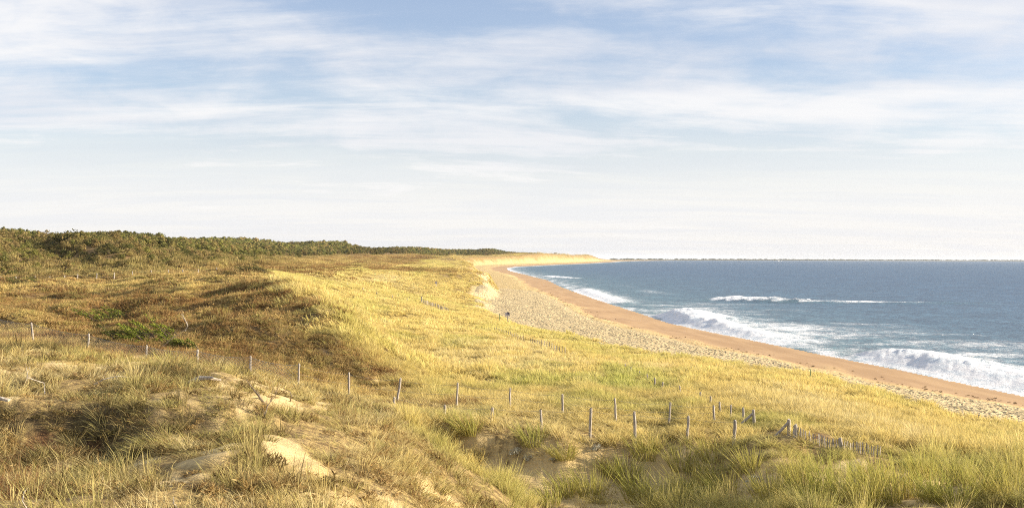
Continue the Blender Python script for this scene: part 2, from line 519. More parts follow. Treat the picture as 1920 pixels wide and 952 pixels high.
def zones(X, Y):
    z = {}
    fx, sx = foot_x(Y), shore_x(Y)
    fxn = fx + 1.6 * fbm(Y / 14.0, Y * 0 + 3.3, 3, 5) * np.clip(Y / 120, 0.4, 2.5)
    edge_n = 1.2 * fbm(X / 3.0, Y / 5.0, 3, 41) * np.clip(Y / 80, 0.5, 4)
    z['land'] = sstep(-0.6, 0.8, (fxn + edge_n - X) / np.clip(Y / 90, 0.6, 10))
    f = (sx - X) / np.maximum(sx - fx, 8)
    z['f'] = f
    near = 1 - sstep(215, 235, Y)
    he = sstep(-1.5, 2.5, (edge_x(Y) + 2.5 * fbm(X / 5, Y / 8, 3, 51) - X) / np.clip(Y / 70, 0.6, 3)) * near * sstep(47, 52, Y)
    # flat hinterland beyond the next dune
    far = sstep(215, 235, Y) * sstep(-1, 1, (-42 - 0.05 * (Y - 230) + 10 * fbm(X / 20, Y / 30, 3, 52) - X) / 8)
    crest = sstep(340, 358, Y) * (1 - sstep(430, 520, Y)) * sstep(0, 8, -12 - X)
    z['heath'] = np.clip(he + far + crest, 0, 1)
    fe = np.interp(Y, [20, 29, 36, 42, 49], [3.5, 0.8, -2.0, -4.0, -6.0])
    z['fore'] = sstep(-0.6, 0.8, fe + 0.8 * fbm(X / 2, Y / 2, 3, 61) - X) * (1 - sstep(46, 52, Y))
    st = fbm((X + 0.5 * Y) / 0.55, (Y - 0.3 * X) / 2.2, 4, 63, 0.6)
    z['sand'] = spot_mask(SAND, X, Y) * sstep(-0.38, 0.12, st + 0.25 * (Y > 38))
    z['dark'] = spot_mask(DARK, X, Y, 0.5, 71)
    z['red'] = spot_mask(RED, X, Y, 0.5, 81)
    z['green'] = spot_mask(GREEN, X, Y, 0.5, 91)
    return z


# ------------------------------------------------------------------ ground sheet
def ground_material():
    m, t, out = material('dune_sand')
    pos = t.n('ShaderNodeNewGeometry').outputs['Position']
    veg, heath, dark, red = (t.attr(a) for a in ('veg', 'heath', 'dark', 'red'))
    wet, tram = t.attr('wet'), t.attr('trample')
    n1 = t.noise(pos, 0.6, 5, 0.6)
    n2 = t.noise(pos, 5.0, 5, 0.65)
    n3 = t.noise(pos, 28.0, 3, 0.6)
    sand = t.mix(t.ramp(n1, 0.35, 0.65), (0.54, 0.40, 0.185), (0.66, 0.505, 0.25))
    sand = t.mix(t.math('MULTIPLY', t.ramp(n2, 0.55, 0.75), 0.45), sand, (0.40, 0.28, 0.13))
    sand = t.mix(t.math('MULTIPLY', t.ramp(n3, 0.62, 0.70), 0.6), sand, (0.20, 0.13, 0.06))
    litter = t.mix(t.ramp(n2, 0.35, 0.68), (0.14, 0.09, 0.038), (0.46, 0.335, 0.13))
    hcol = t.mix(t.ramp(n2, 0.32, 0.66), (0.10, 0.06, 0.028), (0.33, 0.215, 0.085))
    hcol = t.mix(t.ramp(n1, 0.45, 0.7), hcol, (0.33, 0.22, 0.085))
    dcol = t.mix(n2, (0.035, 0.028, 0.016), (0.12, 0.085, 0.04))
    rcol = t.mix(n2, (0.06, 0.022, 0.012), (0.19, 0.075, 0.03))
    c = t.mix(veg, sand, litter)
    c = t.mix(heath, c, hcol)
    c = t.mix(t.math('MULTIPLY', dark, 0.8), c, dcol)  # dark growth and slope shade both painted here
    c = t.mix(t.math('MULTIPLY', red, 0.8), c, rcol)
    wcol = t.mix(t.ramp(t.noise(t.mapping(pos, (0.25, 0.05, 1)), 1.0, 4), 0.35, 0.65), (0.40, 0.24, 0.10), (0.50, 0.315, 0.14))
    c = t.mix(wet, c, wcol)
    # trampled dry sand: pits the size of a foot
    vor = t.n('ShaderNodeTexVoronoi', feature='SMOOTH_F1')
    t.put(vor.inputs['Vector'], t.vmath('ADD', pos, t.vmath('MULTIPLY', t.noise(pos, 1.5, 2, out=1), (0.5, 0.5, 0))))
    vor.inputs['Scale'].default_value = 2.1
    vor.inputs['Smoothness'].default_value = 0.5
    pit = t.ramp(vor.outputs['Distance'], 0.10, 0.55)
    hgt = t.math('MULTIPLY', t.math('ADD', t.math('MULTIPLY', pit, 0.7), t.math('MULTIPLY', t.noise(pos, 3.2, 3, 0.6), 0.9)), tram)
    nrm = bump(t, hgt, 0.55, 1.0)
    hs = t.math('MULTIPLY', t.math('ADD', t.math('MULTIPLY', n3, 0.4), n2), t.math('SUBTRACT', 1.0, wet))
    nrm = bump(t, hs, 0.075, 1.0, nrm)
    rough = t.ramp(wet, 0.0, 1.0, 0.95, 0.55)
    principled(t, out, c, rough, nrm, 0.25)
    return m


Zn = zones(gX, gY)
_f = Zn['f']
veg_a = Zn['land'] * (1 - Zn['sand'])
# blown sand where the dune ends at the beach, and the pale slip face of the next dune
SLIP = spots([(930, 528, 34, 16), (905, 542, 26, 12), (950, 522, 24, 8), (900, 556, 22, 8), (912, 575, 12, 8), (1215, 668, 60, 3), (1290, 678, 40, 3)])
slip = spot_mask(SLIP, gX, gY, 0.4, 17)
veg_a = veg_a * (1 - slip)
wet_n = fbm(gX / 5, gY / 18, 3, 77) * 0.10
wet_s = np.interp(gY, [60, 130, 220], [-0.13, -0.10, 0.0])
wet_a = (1 - sstep(0.34, 0.46, _f + wet_n - wet_s)) * (1 - Zn['land']) * (1 - slip)
tram_a = sstep(0.36, 0.50, _f + wet_n - wet_s) * (1 - Zn['land'])
gid = np.arange(NU * NV).reshape(NV, NU)
keep = (gZ[:-1, :-1] > -1.2) | (gZ[1:, 1:] > -1.2)
quads = np.stack([gid[:-1, :-1], gid[:-1, 1:], gid[1:, 1:], gid[1:, :-1]], -1)[keep]
ground = mesh_obj('ground', np.stack([gX, gY, gZ], -1).reshape(-1, 3), quads, ground_material(), smooth=True,
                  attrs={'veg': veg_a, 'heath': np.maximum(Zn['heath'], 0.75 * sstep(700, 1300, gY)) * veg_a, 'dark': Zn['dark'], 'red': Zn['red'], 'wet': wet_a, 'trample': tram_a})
tag(ground, 'sandy dunes and beach along the sea', None, None, 'structure')


# ------------------------------------------------------------------ trampled dry sand, every footprint a real dip
def build_trampled():
    rows = [60.0]
    while rows[-1] < 430:
        rows.append(rows[-1] * 1.0017)
    Yr = np.array(rows)
    nc = 130
    cc = np.linspace(0, 1, nc)
    sx, fx = shore_x(Yr), foot_x(Yr)
    w = np.maximum(sx - fx, 8)
    lim = 0.42 + np.interp(Yr, [60, 130, 220], [-0.13, -0.10, 0.0])
    x_hi = sx - w * lim
    x_lo = fx - 3.0
    X = x_lo[:, None] * (1 - cc[None]) + x_hi[:, None] * cc[None]
    Y = np.repeat(Yr[:, None], nc, 1)
    cell = 0.80
    gx, gy = np.floor(X / cell), np.floor(Y / cell)
    dip = np.zeros_like(X)
    for i in (-1, 0, 1):
        for j in (-1, 0, 1):
            a, b = gx + i, gy + j
            px = (a + _hash(a, b, 201)) * cell
            py = (b + _hash(a, b, 202)) * cell
            dep = _hash(a, b, 203)
            d = np.hypot((X - px) / 0.75, Y - py)
            dip -= (0.06 + 0.17 * dep) * np.exp(-(d / 0.24) ** 2) - 0.05 * np.exp(-((d - 0.40) / 0.14) ** 2)
    edge = sstep(0, 0.10, cc)[None] * (1 - sstep(0.80, 1.0, cc + 0.06 * 0))[None]
    patch = 0.45 + 0.55 * sstep(-0.35, 0.2, fbm(X / 4, Y / 6, 3, 204))
    ed2 = np.clip(edge * (1 + 0.8 * fbm(X / 2, Y / 5, 2, 205)), 0, 1)
    Z = zs(X, Y) + 0.26 * ed2 + dip * patch * ed2 - 0.05 * (1 - ed2)
    m, t, out = material('trampled_sand')
    pos = t.n('ShaderNodeNewGeometry').outputs['Position']
    n1, n2 = t.noise(pos, 0.5, 5, 0.6), t.noise(pos, 6.0, 4, 0.6)
    c = t.mix(t.ramp(n1, 0.3, 0.7), (0.50, 0.39, 0.215), (0.62, 0.50, 0.29))
    c = t.mix(t.math('MULTIPLY', t.ramp(n2, 0.5, 0.75), 0.3), c, (0.36, 0.27, 0.16))
    vor = t.n('ShaderNodeTexVoronoi', feature='SMOOTH_F1')
    t.put(vor.inputs['Vector'], t.vmath('ADD', pos, t.vmath('MULTIPLY', t.noise(pos, 1.5, 2, out=1), (0.5, 0.5, 0))))
    vor.inputs['Scale'].default_value = 2.1
    hb = t.math('ADD', t.math('MULTIPLY', t.ramp(vor.outputs['Distance'], 0.10, 0.55), 0.7), t.math('MULTIPLY', t.noise(pos, 3.2, 3, 0.6), 0.9))
    principled(t, out, c, 0.95, bump(t, hb, 0.42, 1.0), 0.2)
    nr = len(Yr)
    gid = np.arange(nr * nc).reshape(nr, nc)
    q = np.stack([gid[:-1, :-1], gid[:-1, 1:], gid[1:, 1:], gid[1:, :-1]], -1).reshape(-1, 4)
    o = mesh_obj('beach', np.stack([X, Y, Z], -1).reshape(-1, 3), q, m, smooth=True)
    tag(o, 'dry trampled sand of the upper beach full of footprints', None, None, 'structure')


build_trampled()


# ------------------------------------------------------------------ sea
def sea_material():
    m, t, out = material('sea_water')
    pos = t.n('ShaderNodeNewGeometry').outputs['Position']
    foam, shal, turb = t.attr('foam'), t.attr('shallow'), t.attr('green')
    # wind chop, three sizes
    a = t.noise(t.mapping(pos, (0.16, 0.26, 1), (0, 0, 0), (0, 0, 0.5)), 1.0, 5, 0.6, 0.3)
    b = t.noise(t.mapping(pos, (0.7, 1.1, 1), (0, 0, 0), (0, 0, -0.3)), 1.0, 4, 0.6, 0.3)
    c = t.noise(t.mapping(pos, (0.035, 0.06, 1), (0, 0, 0), (0, 0, 0.4)), 1.0, 5, 0.55)
    h = t.math('ADD', t.math('MULTIPLY', a, 1.0), t.math('ADD', t.math('MULTIPLY', b, 0.22), t.math('MULTIPLY', c, 2.2)))
    nrm = bump(t, h, 2.6, 1.0)
    deep = t.mix(t.ramp(c, 0.35, 0.65), (0.026, 0.088, 0.175), (0.042, 0.122, 0.222))
    col = t.mix(shal, deep, (0.09, 0.19, 0.22))
    col = t.mix(turb, col, (0.10, 0.22, 0.19))
    wd = t.n('ShaderNodeBsdfDiffuse')
    t.put(wd.inputs[0], col)
    t.put(wd.inputs['Normal'], nrm)
    wg = t.n('ShaderNodeBsdfGlossy')
    wg.inputs['Roughness'].default_value = 0.22
    t.put(wg.inputs['Normal'], nrm)
    water = t.n('ShaderNodeMixShader')
    water.inputs[0].default_value = 0.33
    t.put(water.inputs[1], wd.outputs[0])
    t.put(water.inputs[2], wg.outputs[0])
    # foam breaks up into lace and streaks
    fw = t.vmath('ADD', pos, t.vmath('MULTIPLY', t.vmath('SUBTRACT', t.noise(pos, 0.35, 3, out=1), (0.5, 0.5, 0.5)), (3.5, 3.5, 0)))
    f1 = t.noise(t.mapping(fw, (0.55, 0.30, 1)), 1.0, 7, 0.68, 0.6)
    vor = t.n('ShaderNodeTexVoronoi', feature='DISTANCE_TO_EDGE')
    t.put(vor.inputs['Vector'], t.mapping(fw, (0.8, 0.5, 1)))
    lace = t.ramp(vor.outputs['Distance'], 0.0, 0.16, 1.0, 0.0)
    tex = t.math('ADD', t.math('MULTIPLY', f1, 0.75), t.math('MULTIPLY', lace, 0.22))
    fm = t.ramp(t.math('ADD', t.math('MULTIPLY', foam, 1.04), tex), 0.86, 1.22)
    # small whitecaps out at sea
    wc = t.noise(t.mapping(pos, (0.012, 0.045, 1), (5, 2, 0)), 1.0, 6, 0.7)
    fm = t.math('MAXIMUM', fm, t.math('MULTIPLY', t.ramp(wc, 0.735, 0.76), 0.6))
    fb = t.n('ShaderNodeBsdfPrincipled')
    t.put(fb.inputs['Base Color'], t.mix(t.ramp(f1, 0.35, 0.6), (0.66, 0.73, 0.78), (0.90, 0.90, 0.90)))
    fb.inputs['Roughness'].default_value = 0.9
    fb.inputs['Specular IOR Level'].default_value = 0.1
    t.put(fb.inputs['Normal'], bump(t, t.noise(pos, 1.0, 6, 0.7), 0.6, 1.0))
    ms = t.n('ShaderNodeMixShader')
    t.put(ms.inputs[0], fm)
    t.put(ms.inputs[1], water.outputs[0])
    t.put(ms.inputs[2], fb.outputs[0])
    t.put(out.inputs[0], ms.outputs[0])
    return m


def build_sea():
    nu, nv = 560, 600
    U = np.linspace(-0.02, 0.74, nu)
    V = np.linspace(math.log(70.0), math.log(30000.0), nv)
    u, v = np.meshgrid(U, V)
    Y = np.exp(v)
    X = u * Y
    sx = shore_x(Y)
    off = X - sx                                             # metres seaward of the waterline
    Z = np.zeros_like(X)
    fade = np.clip(1 - Y / 1500, 0, 1)
    # swell lines bending parallel to the shore
    ph = off / 17.0 + 0.9 * fbm(X / 60, Y / 60, 2, 5) + 0.004 * Y
    Z += 0.36 * fade * np.sin(ph) * sstep(5, 40, off) * (0.6 + 0.6 * fbm(X / 25, Y / 70, 2, 6))
    Z += 0.16 * fade * fbm(X / 5.0, Y / 7.0, 3, 9)
    foam = np.zeros_like(X)
    green = np.zeros_like(X)
    # breaking waves: crest polyline with height at each point, side the wave runs to, foam trail behind
    def breaker(pts, front, back, trail, spill, seed):
        nonlocal Z, foam, green
        P = np.array(pts, float)
        best = np.full(X.shape, 1e9)
        sn = np.zeros_like(X)
        hh = np.zeros_like(X)
        kk = (X > P[:, 0].min() - 60) & (X < P[:, 0].max() + 60) & (Y > P[:, 1].min() - 70) & (Y < P[:, 1].max() + 70)
        x, y = X[kk], Y[kk]
        b, s_, h_ = best[kk], sn[kk], hh[kk]
        x = x + 1.5 * fbm(x / 6, y / 6, 3, seed)
        for i in range(len(P) - 1):
            a_, c_ = P[i, :2], P[i + 1, :2]
            d = c_ - a_
            L = np.hypot(*d)
            tt = np.clip(((x - a_[0]) * d[0] + (y - a_[1]) * d[1]) / L ** 2, 0, 1)
            dx_, dy_ = x - (a_[0] + tt * d[0]), y - (a_[1] + tt * d[1])
            dist = np.hypot(dx_, dy_)
            side = np.sign((x - a_[0]) * d[1] - (y - a_[1]) * d[0])
            hgt = P[i, 2] + (P[i + 1, 2] - P[i, 2]) * tt
            fo = P[i, 3] + (P[i + 1, 3] - P[i, 3]) * tt
            k = dist < b
            b = np.where(k, dist, b)
            s_ = np.where(k, dist * side, s_)
            h_ = np.where(k, hgt, h_)
            if i == 0:
                f_ = fo
            f_ = np.where(k, fo, f_)
        w = np.where(s_ < 0, front, back)
        prof = np.exp(-(s_ / w) ** 2)
        lump = 1 + 0.30 * fbm(x / 2.2, y / 3.0, 3, seed + 3) * f_
        Z[kk] += h_ * prof * lump
        fm = np.where(s_ < 0, 1 - sstep(spill * 0.7, spill, -s_), np.exp(-(s_ / trail) ** 1.3))
        near = b < 3 * trail + spill
        foam[kk] = np.maximum(foam[kk], fm * f_ * np.clip(h_ / 0.5, 0, 1) * near * (0.9 + 0.25 * fbm(x / 4, y / 4, 3, seed + 7)))
        green[kk] = np.maximum(green[kk], np.exp(-((s_ + 1.2 * front) / front) ** 2) * (1 - f_) * np.clip(h_, 0, 1))
    # (x, y, height, foam) running away from the viewer so that the landward side is negative
    breaker([(62, 96, 0.55, 1), (60, 120, 0.75, 1), (58, 140, 0.85, 1), (56.5, 156, 1.5, 1), (56, 165, 1.45, 0.95), (55, 178, 0.25, 0.0), (54, 190, 0, 0)], 7.5, 6.0, 14, 10, 100)
    breaker([(44, 176, 0.0, 0.3), (42, 195, 0.8, 1), (40.5, 220, 1.2, 1), (39.5, 250, 1.6, 1), (41, 272, 2.2, 1), (42, 284, 1.9, 0.9), (43, 296, 0.2, 0.2), (43, 310, 0, 0)], 7.5, 8.0, 17, 9, 200)
    breaker([(160, 372, 0.0, 0.0), (140, 374, 0.4, 0.35), (116, 378, 0.6, 0.7), (100, 381, 0.9, 0.7), (90, 385, 1.4, 0.6), (80, 391, 2.0, 1.0), (71, 397, 1.7, 1), (66, 402, 0, 0.2)], 4.2, 5.0, 9, 5.5, 300)
    breaker([(34, 330, 0.0, 0.2), (33, 380, 0.6, 0.9), (31, 440, 0.7, 1), (32, 520, 0.6, 0.8), (34, 570, 0, 0.2)], 3, 5, 12, 7, 400)
    breaker([(24, 950, 0.0, 0.2), (30, 900, 0.8, 0.8), (42, 830, 0.8, 0.8), (60, 780, 0.0, 0)][::-1], 4, 6, 10, 8, 500)
    # wash along the beach, streaky surf zone
    reach = 9 + 10 * (0.5 + 0.5 * fbm(Y / 22.0, Y * 0 + 1.1, 3, 15)) + Y * 0.012 + 14 * sstep(330, 520, Y)
    wash = np.exp(-np.clip(off, 0, None) / reach)
    foam = np.maximum(foam, 0.72 * wash * (0.75 + 0.5 * fbm(X / 4, Y / 10, 3, 19)))
    surf = np.exp(-((off - 18) / 24) ** 2) * sstep(120, 150, Y) * (1 - sstep(330, 420, Y))
    foam = np.maximum(foam, surf * (0.46 + 0.36 * fbm(X / 14, Y / 9, 3, 23)))
    sheet = np.exp(-((X - 56) / 15) ** 2 - ((Y - 235) / 38) ** 2)
    foam = np.maximum(foam, sheet * (0.50 + 0.42 * fbm(X / 9, Y / 9, 3, 24)))
    surf2 = np.exp(-((off - 25) / 22) ** 2) * sstep(380, 460, Y) * (1 - sstep(700, 900, Y))
    foam = np.maximum(foam, surf2 * (0.30 + 0.4 * fbm(X / 12, Y / 40, 3, 27)))
    fa = np.exp(-np.clip(off, 0, None) / (6 + Y * 0.004)) * sstep(900, 1200, Y)
    foam = np.maximum(foam, fa * 0.9)
    lace = np.exp(-((off - 30) / 34) ** 2) * sstep(110, 150, Y) * (1 - sstep(360, 520, Y))
    foam = np.maximum(foam, lace * (0.33 + 0.34 * fbm(X / 20, Y / 11, 4, 29)))
    shal = np.exp(-np.clip(off - 5, 0, None) / 55.0) * 0.95
    # the thin edge of the wash runs a little way up the sand
    Z = np.where(off < 0, 0.06, Z * sstep(-1, 7, off) + 0.06)
    gid = np.arange(nu * nv).reshape(nv, nu)
    keep = (off[:-1, :-1] > -14) | (off[1:, 1:] > -14)
    quads = np.stack([gid[:-1, :-1], gid[:-1, 1:], gid[1:, 1:], gid[1:, :-1]], -1)[keep]
    o = mesh_obj('sea', np.stack([X, Y, Z], -1).reshape(-1, 3), quads, sea_material(), smooth=True,
                 attrs={'foam': foam, 'shallow': shal, 'green': green})
    tag(o, 'blue sea with white breakers and wash along the beach', None, None, 'structure')


build_sea()


# ------------------------------------------------------------------ grass and heath (nobody could count it)
def blade_material(name, base_dark=0.8):
    m, t, out = material(name)
    tint = t.attr('tint', 'INSTANCER', 'Color')
    h = t.attr('h')
    rnd = t.attr('rnd')
    col = t.mix(t.math('MULTIPLY', t.math('POWER', t.math('SUBTRACT', 1.0, h), 1.8), base_dark), tint, (0.11, 0.07, 0.03))  # dead brown root sheath, darkened further for shade between blades
    col = t.mix(t.ramp(rnd, 0.55, 1.0, 0.0, 0.5), col, (0.72, 0.58, 0.27))
    col = t.mix(t.ramp(rnd, 0.0, 0.30, 0.75, 0.0), col, (0.11, 0.08, 0.03))
    d = t.n('ShaderNodeBsdfDiffuse')
    t.put(d.inputs[0], col)
    tr = t.n('ShaderNodeBsdfTranslucent')
    t.put(tr.inputs[0], col)
    ms = t.n('ShaderNodeMixShader')
    ms.inputs[0].default_value = 0.42
    t.put(ms.inputs[1], d.outputs[0])
    t.put(ms.inputs[2], tr.outputs[0])
    t.put(out.inputs[0], ms.outputs[0])
    return m


def blades(n, R, height, width, spread, lean, droop, rg, upright=1.0, vary=1.0):
    """n tapered, drooping blades rooted in a disc of radius R"""
    V, F, H, Rn = [], [], [], []
    for i in range(n):
        r = R * math.sqrt(rg.random())
        a = rg.random() * 6.283
        x, y = r * math.cos(a), r * math.sin(a)
        hgt = height * (0.45 + 0.65 * rg.random())
        da = a + rg.normal() * 0.7
        tilt = spread * (0.25 + 0.75 * rg.random()) * (0.4 + 0.6 * r / max(R, 1e-3))
        vx, vy = math.cos(da) * tilt + lean[0], math.sin(da) * tilt + lean[1]
        w = width * (0.7 + 0.6 * rg.random())
        fa = rg.random() * 3.1416
        wx, wy = math.cos(fa) * w / 2, math.sin(fa) * w / 2
        dr = droop * (0.4 + 0.8 * rg.random())
        rv = 0.45 + vary * (rg.random() - 0.45)
        b0 = len(V)
        for k, tt in enumerate((0.0, 0.45, 0.8, 1.0)):
            px = x + vx * hgt * (tt + dr * tt * tt)
            py = y + vy * hgt * (tt + dr * tt * tt)
            pz = hgt * upright * (tt - 0.5 * dr * (abs(vx) + abs(vy)) * tt * tt) - (0.05 if k == 0 else 0)
            ws = (1.0, 0.9, 0.6)[k] if k < 3 else 0
            if k < 3:
                V += [(px - wx * ws, py - wy * ws, pz), (px + wx * ws, py + wy * ws, pz)]
                H += [tt, tt]
                Rn += [rv, rv]
            else:
                V.append((px, py, pz))
                H.append(tt)
                Rn.append(rv)
        F += [(b0, b0 + 1, b0 + 3, b0 + 2), (b0 + 2, b0 + 3, b0 + 5, b0 + 4), (b0 + 4, b0 + 5, b0 + 6)]
    return V, F, H, Rn


def heath_clump(n, R, height, size, rg):
    """low cushion of twigs with small leaves"""
    V, F, H, Rn = [], [], [], []
    for i in range(n):
        a = rg.random() * 6.283
        r = R * math.sqrt(rg.random())
        top = height * math.sqrt(max(0.05, 1 - (r / R) ** 2)) * (0.6 + 0.5 * rg.random())
        c = np.array([r * math.cos(a), r * math.sin(a), top * (0.35 + 0.65 * rg.random())])
        d1 = rg.normal(size=3)
        d1[2] = abs(d1[2]) + 0.4
        d1 /= np.linalg.norm(d1)
        d2 = np.cross(d1, rg.normal(size=3))
        d2 /= np.linalg.norm(d2) + 1e-6
        L, W = size * (1.4 + 1.6 * rg.random()), size * (0.25 + 0.25 * rg.random())
        b0 = len(V)
        V += [tuple(c - d2 * W * 0.5), tuple(c + d2 * W * 0.5), tuple(c + d1 * L * 0.6 + d2 * W * 0.6), tuple(c + d1 * L), tuple(c + d1 * L * 0.5 - d2 * W * 0.6)]
        h = min(1.0, c[2] / height)
        H += [h * 0.6, h * 0.6, h, 1.0, h]
        Rn += [rg.random()] * 5
        F += [(b0, b0 + 1, b0 + 2, b0 + 4), (b0 + 4, b0 + 2, b0 + 3)]
    return V, F, H, Rn


def scatter(name, variants, P, rot, scl, idx, tint, label, cat):
    """one object: points carrying rotation, scale, kind and tint; geometry nodes put a tuft on each"""
    src = bpy.data.collections.new(name + '_kinds')
    for i, v in enumerate(variants):
        v.name = '%s_kind_%03d' % (name, i)
        src.objects.link(v)
    me = bpy.data.meshes.new(name)
    n = len(P)
    me.vertices.add(n)
    me.vertices.foreach_set('co', np.asarray(P, np.float32).ravel())
    for k, ty, arr in (('rot', 'FLOAT_VECTOR', rot), ('scl', 'FLOAT_VECTOR', scl)):
        a = me.attributes.new(k, ty, 'POINT')
        a.data.foreach_set('vector', np.asarray(arr, np.float32).ravel())
    a = me.attributes.new('idx', 'INT', 'POINT')
    a.data.foreach_set('value', np.asarray(idx, np.int32))
    a = me.attributes.new('tint', 'FLOAT_COLOR', 'POINT')
    a.data.foreach_set('color', np.concatenate([tint, np.ones((n, 1))], 1).astype(np.float32).ravel())
    for mm in {m.name: m for v in variants for m in v.data.materials}.values():
        me.materials.append(mm)
    o = bpy.data.objects.new(name, me)
    COL.objects.link(o)
    g = bpy.data.node_groups.new(name, 'GeometryNodeTree')
    g.interface.new_socket('Geometry', in_out='INPUT', socket_type='NodeSocketGeometry')
    g.interface.new_socket('Geometry', in_out='OUTPUT', socket_type='NodeSocketGeometry')
    N = g.nodes
    gi, go = N.new('NodeGroupInput'), N.new('NodeGroupOutput')
    ci = N.new('GeometryNodeCollectionInfo')
    ci.inputs['Collection'].default_value = src
    ci.inputs['Separate Children'].default_value = True
    ci.inputs['Reset Children'].default_value = True
    iop = N.new('GeometryNodeInstanceOnPoints')
    iop.inputs['Pick Instance'].default_value = True

    def na(nm, ty):
        nd = N.new('GeometryNodeInputNamedAttribute')
        nd.data_type = ty
        nd.inputs['Name'].default_value = nm
        return nd.outputs['Attribute']
    e2r = N.new('FunctionNodeEulerToRotation')
    g.links.new(na('rot', 'FLOAT_VECTOR'), e2r.inputs[0])
    g.links.new(gi.outputs[0], iop.inputs['Points'])
    g.links.new(ci.outputs[0], iop.inputs['Instance'])
    g.links.new(na('idx', 'INT'), iop.inputs['Instance Index'])
    g.links.new(e2r.outputs[0], iop.inputs['Rotation'])
    g.links.new(na('scl', 'FLOAT_VECTOR'), iop.inputs['Scale'])
    g.links.new(iop.outputs[0], go.inputs[0])
    md = o.modifiers.new('scatter', 'NODES')
    md.node_group = g
    tag(o, label, cat, None, 'stuff')
    return o


def normal_euler(X, Y, e, spin):
    """euler angles that stand z on the slope and spin about it"""
    gx = (zs(X + e, Y) - zs(X - e, Y)) / (2 * e)
    gy = (zs(X, Y + e) - zs(X, Y - e)) / (2 * e)
    gx, gy = np.clip(gx, -1.2, 1.2), np.clip(gy, -1.2, 1.2)
    # rotation Rz(spin) applied after tilt is awkward: tilt about x then y, spin first in the tuft's own frame
    rx = np.arctan(gy)
    ry = -np.arctan(gx * np.cos(rx))
    return rx, ry, spin


LIT = {'gold': (0.76, 0.61, 0.225), 'straw': (0.82, 0.71, 0.40), 'green': (0.50, 0.51, 0.14), 'olive': (0.48, 0.45, 0.135),
       'brown': (0.30, 0.175, 0.07), 'dark': (0.075, 0.05, 0.022), 'red': (0.20, 0.07, 0.03), 'tan': (0.60, 0.42, 0.17), 'dkgreen': (0.09, 0.10, 0.03), 'scrub': (0.24, 0.185, 0.075)}
LIT = {k: np.array(v) for k, v in LIT.items()}


def mixc(a, b, t):
    return a * (1 - t[:, None]) + b * t[:, None]


BANDS = [  # from, to, tufts per square metre, patch radius, blades, blade width
    (13, 24, 42, 0.11, 26, 0.0075),
    (24, 38, 30, 0.14, 28, 0.011),
    (38, 62, 17, 0.20, 34, 0.018),
    (62, 115, 7.0, 0.33, 40, 0.036),
    (115, 225, 2.6, 0.60, 46, 0.075),
    (225, 450, 0.75, 1.10, 52, 0.15),
    (450, 1100, 0.13, 2.6, 60, 0.36),
    (1100, 5500, 0.006, 9.0, 70, 1.1),
]


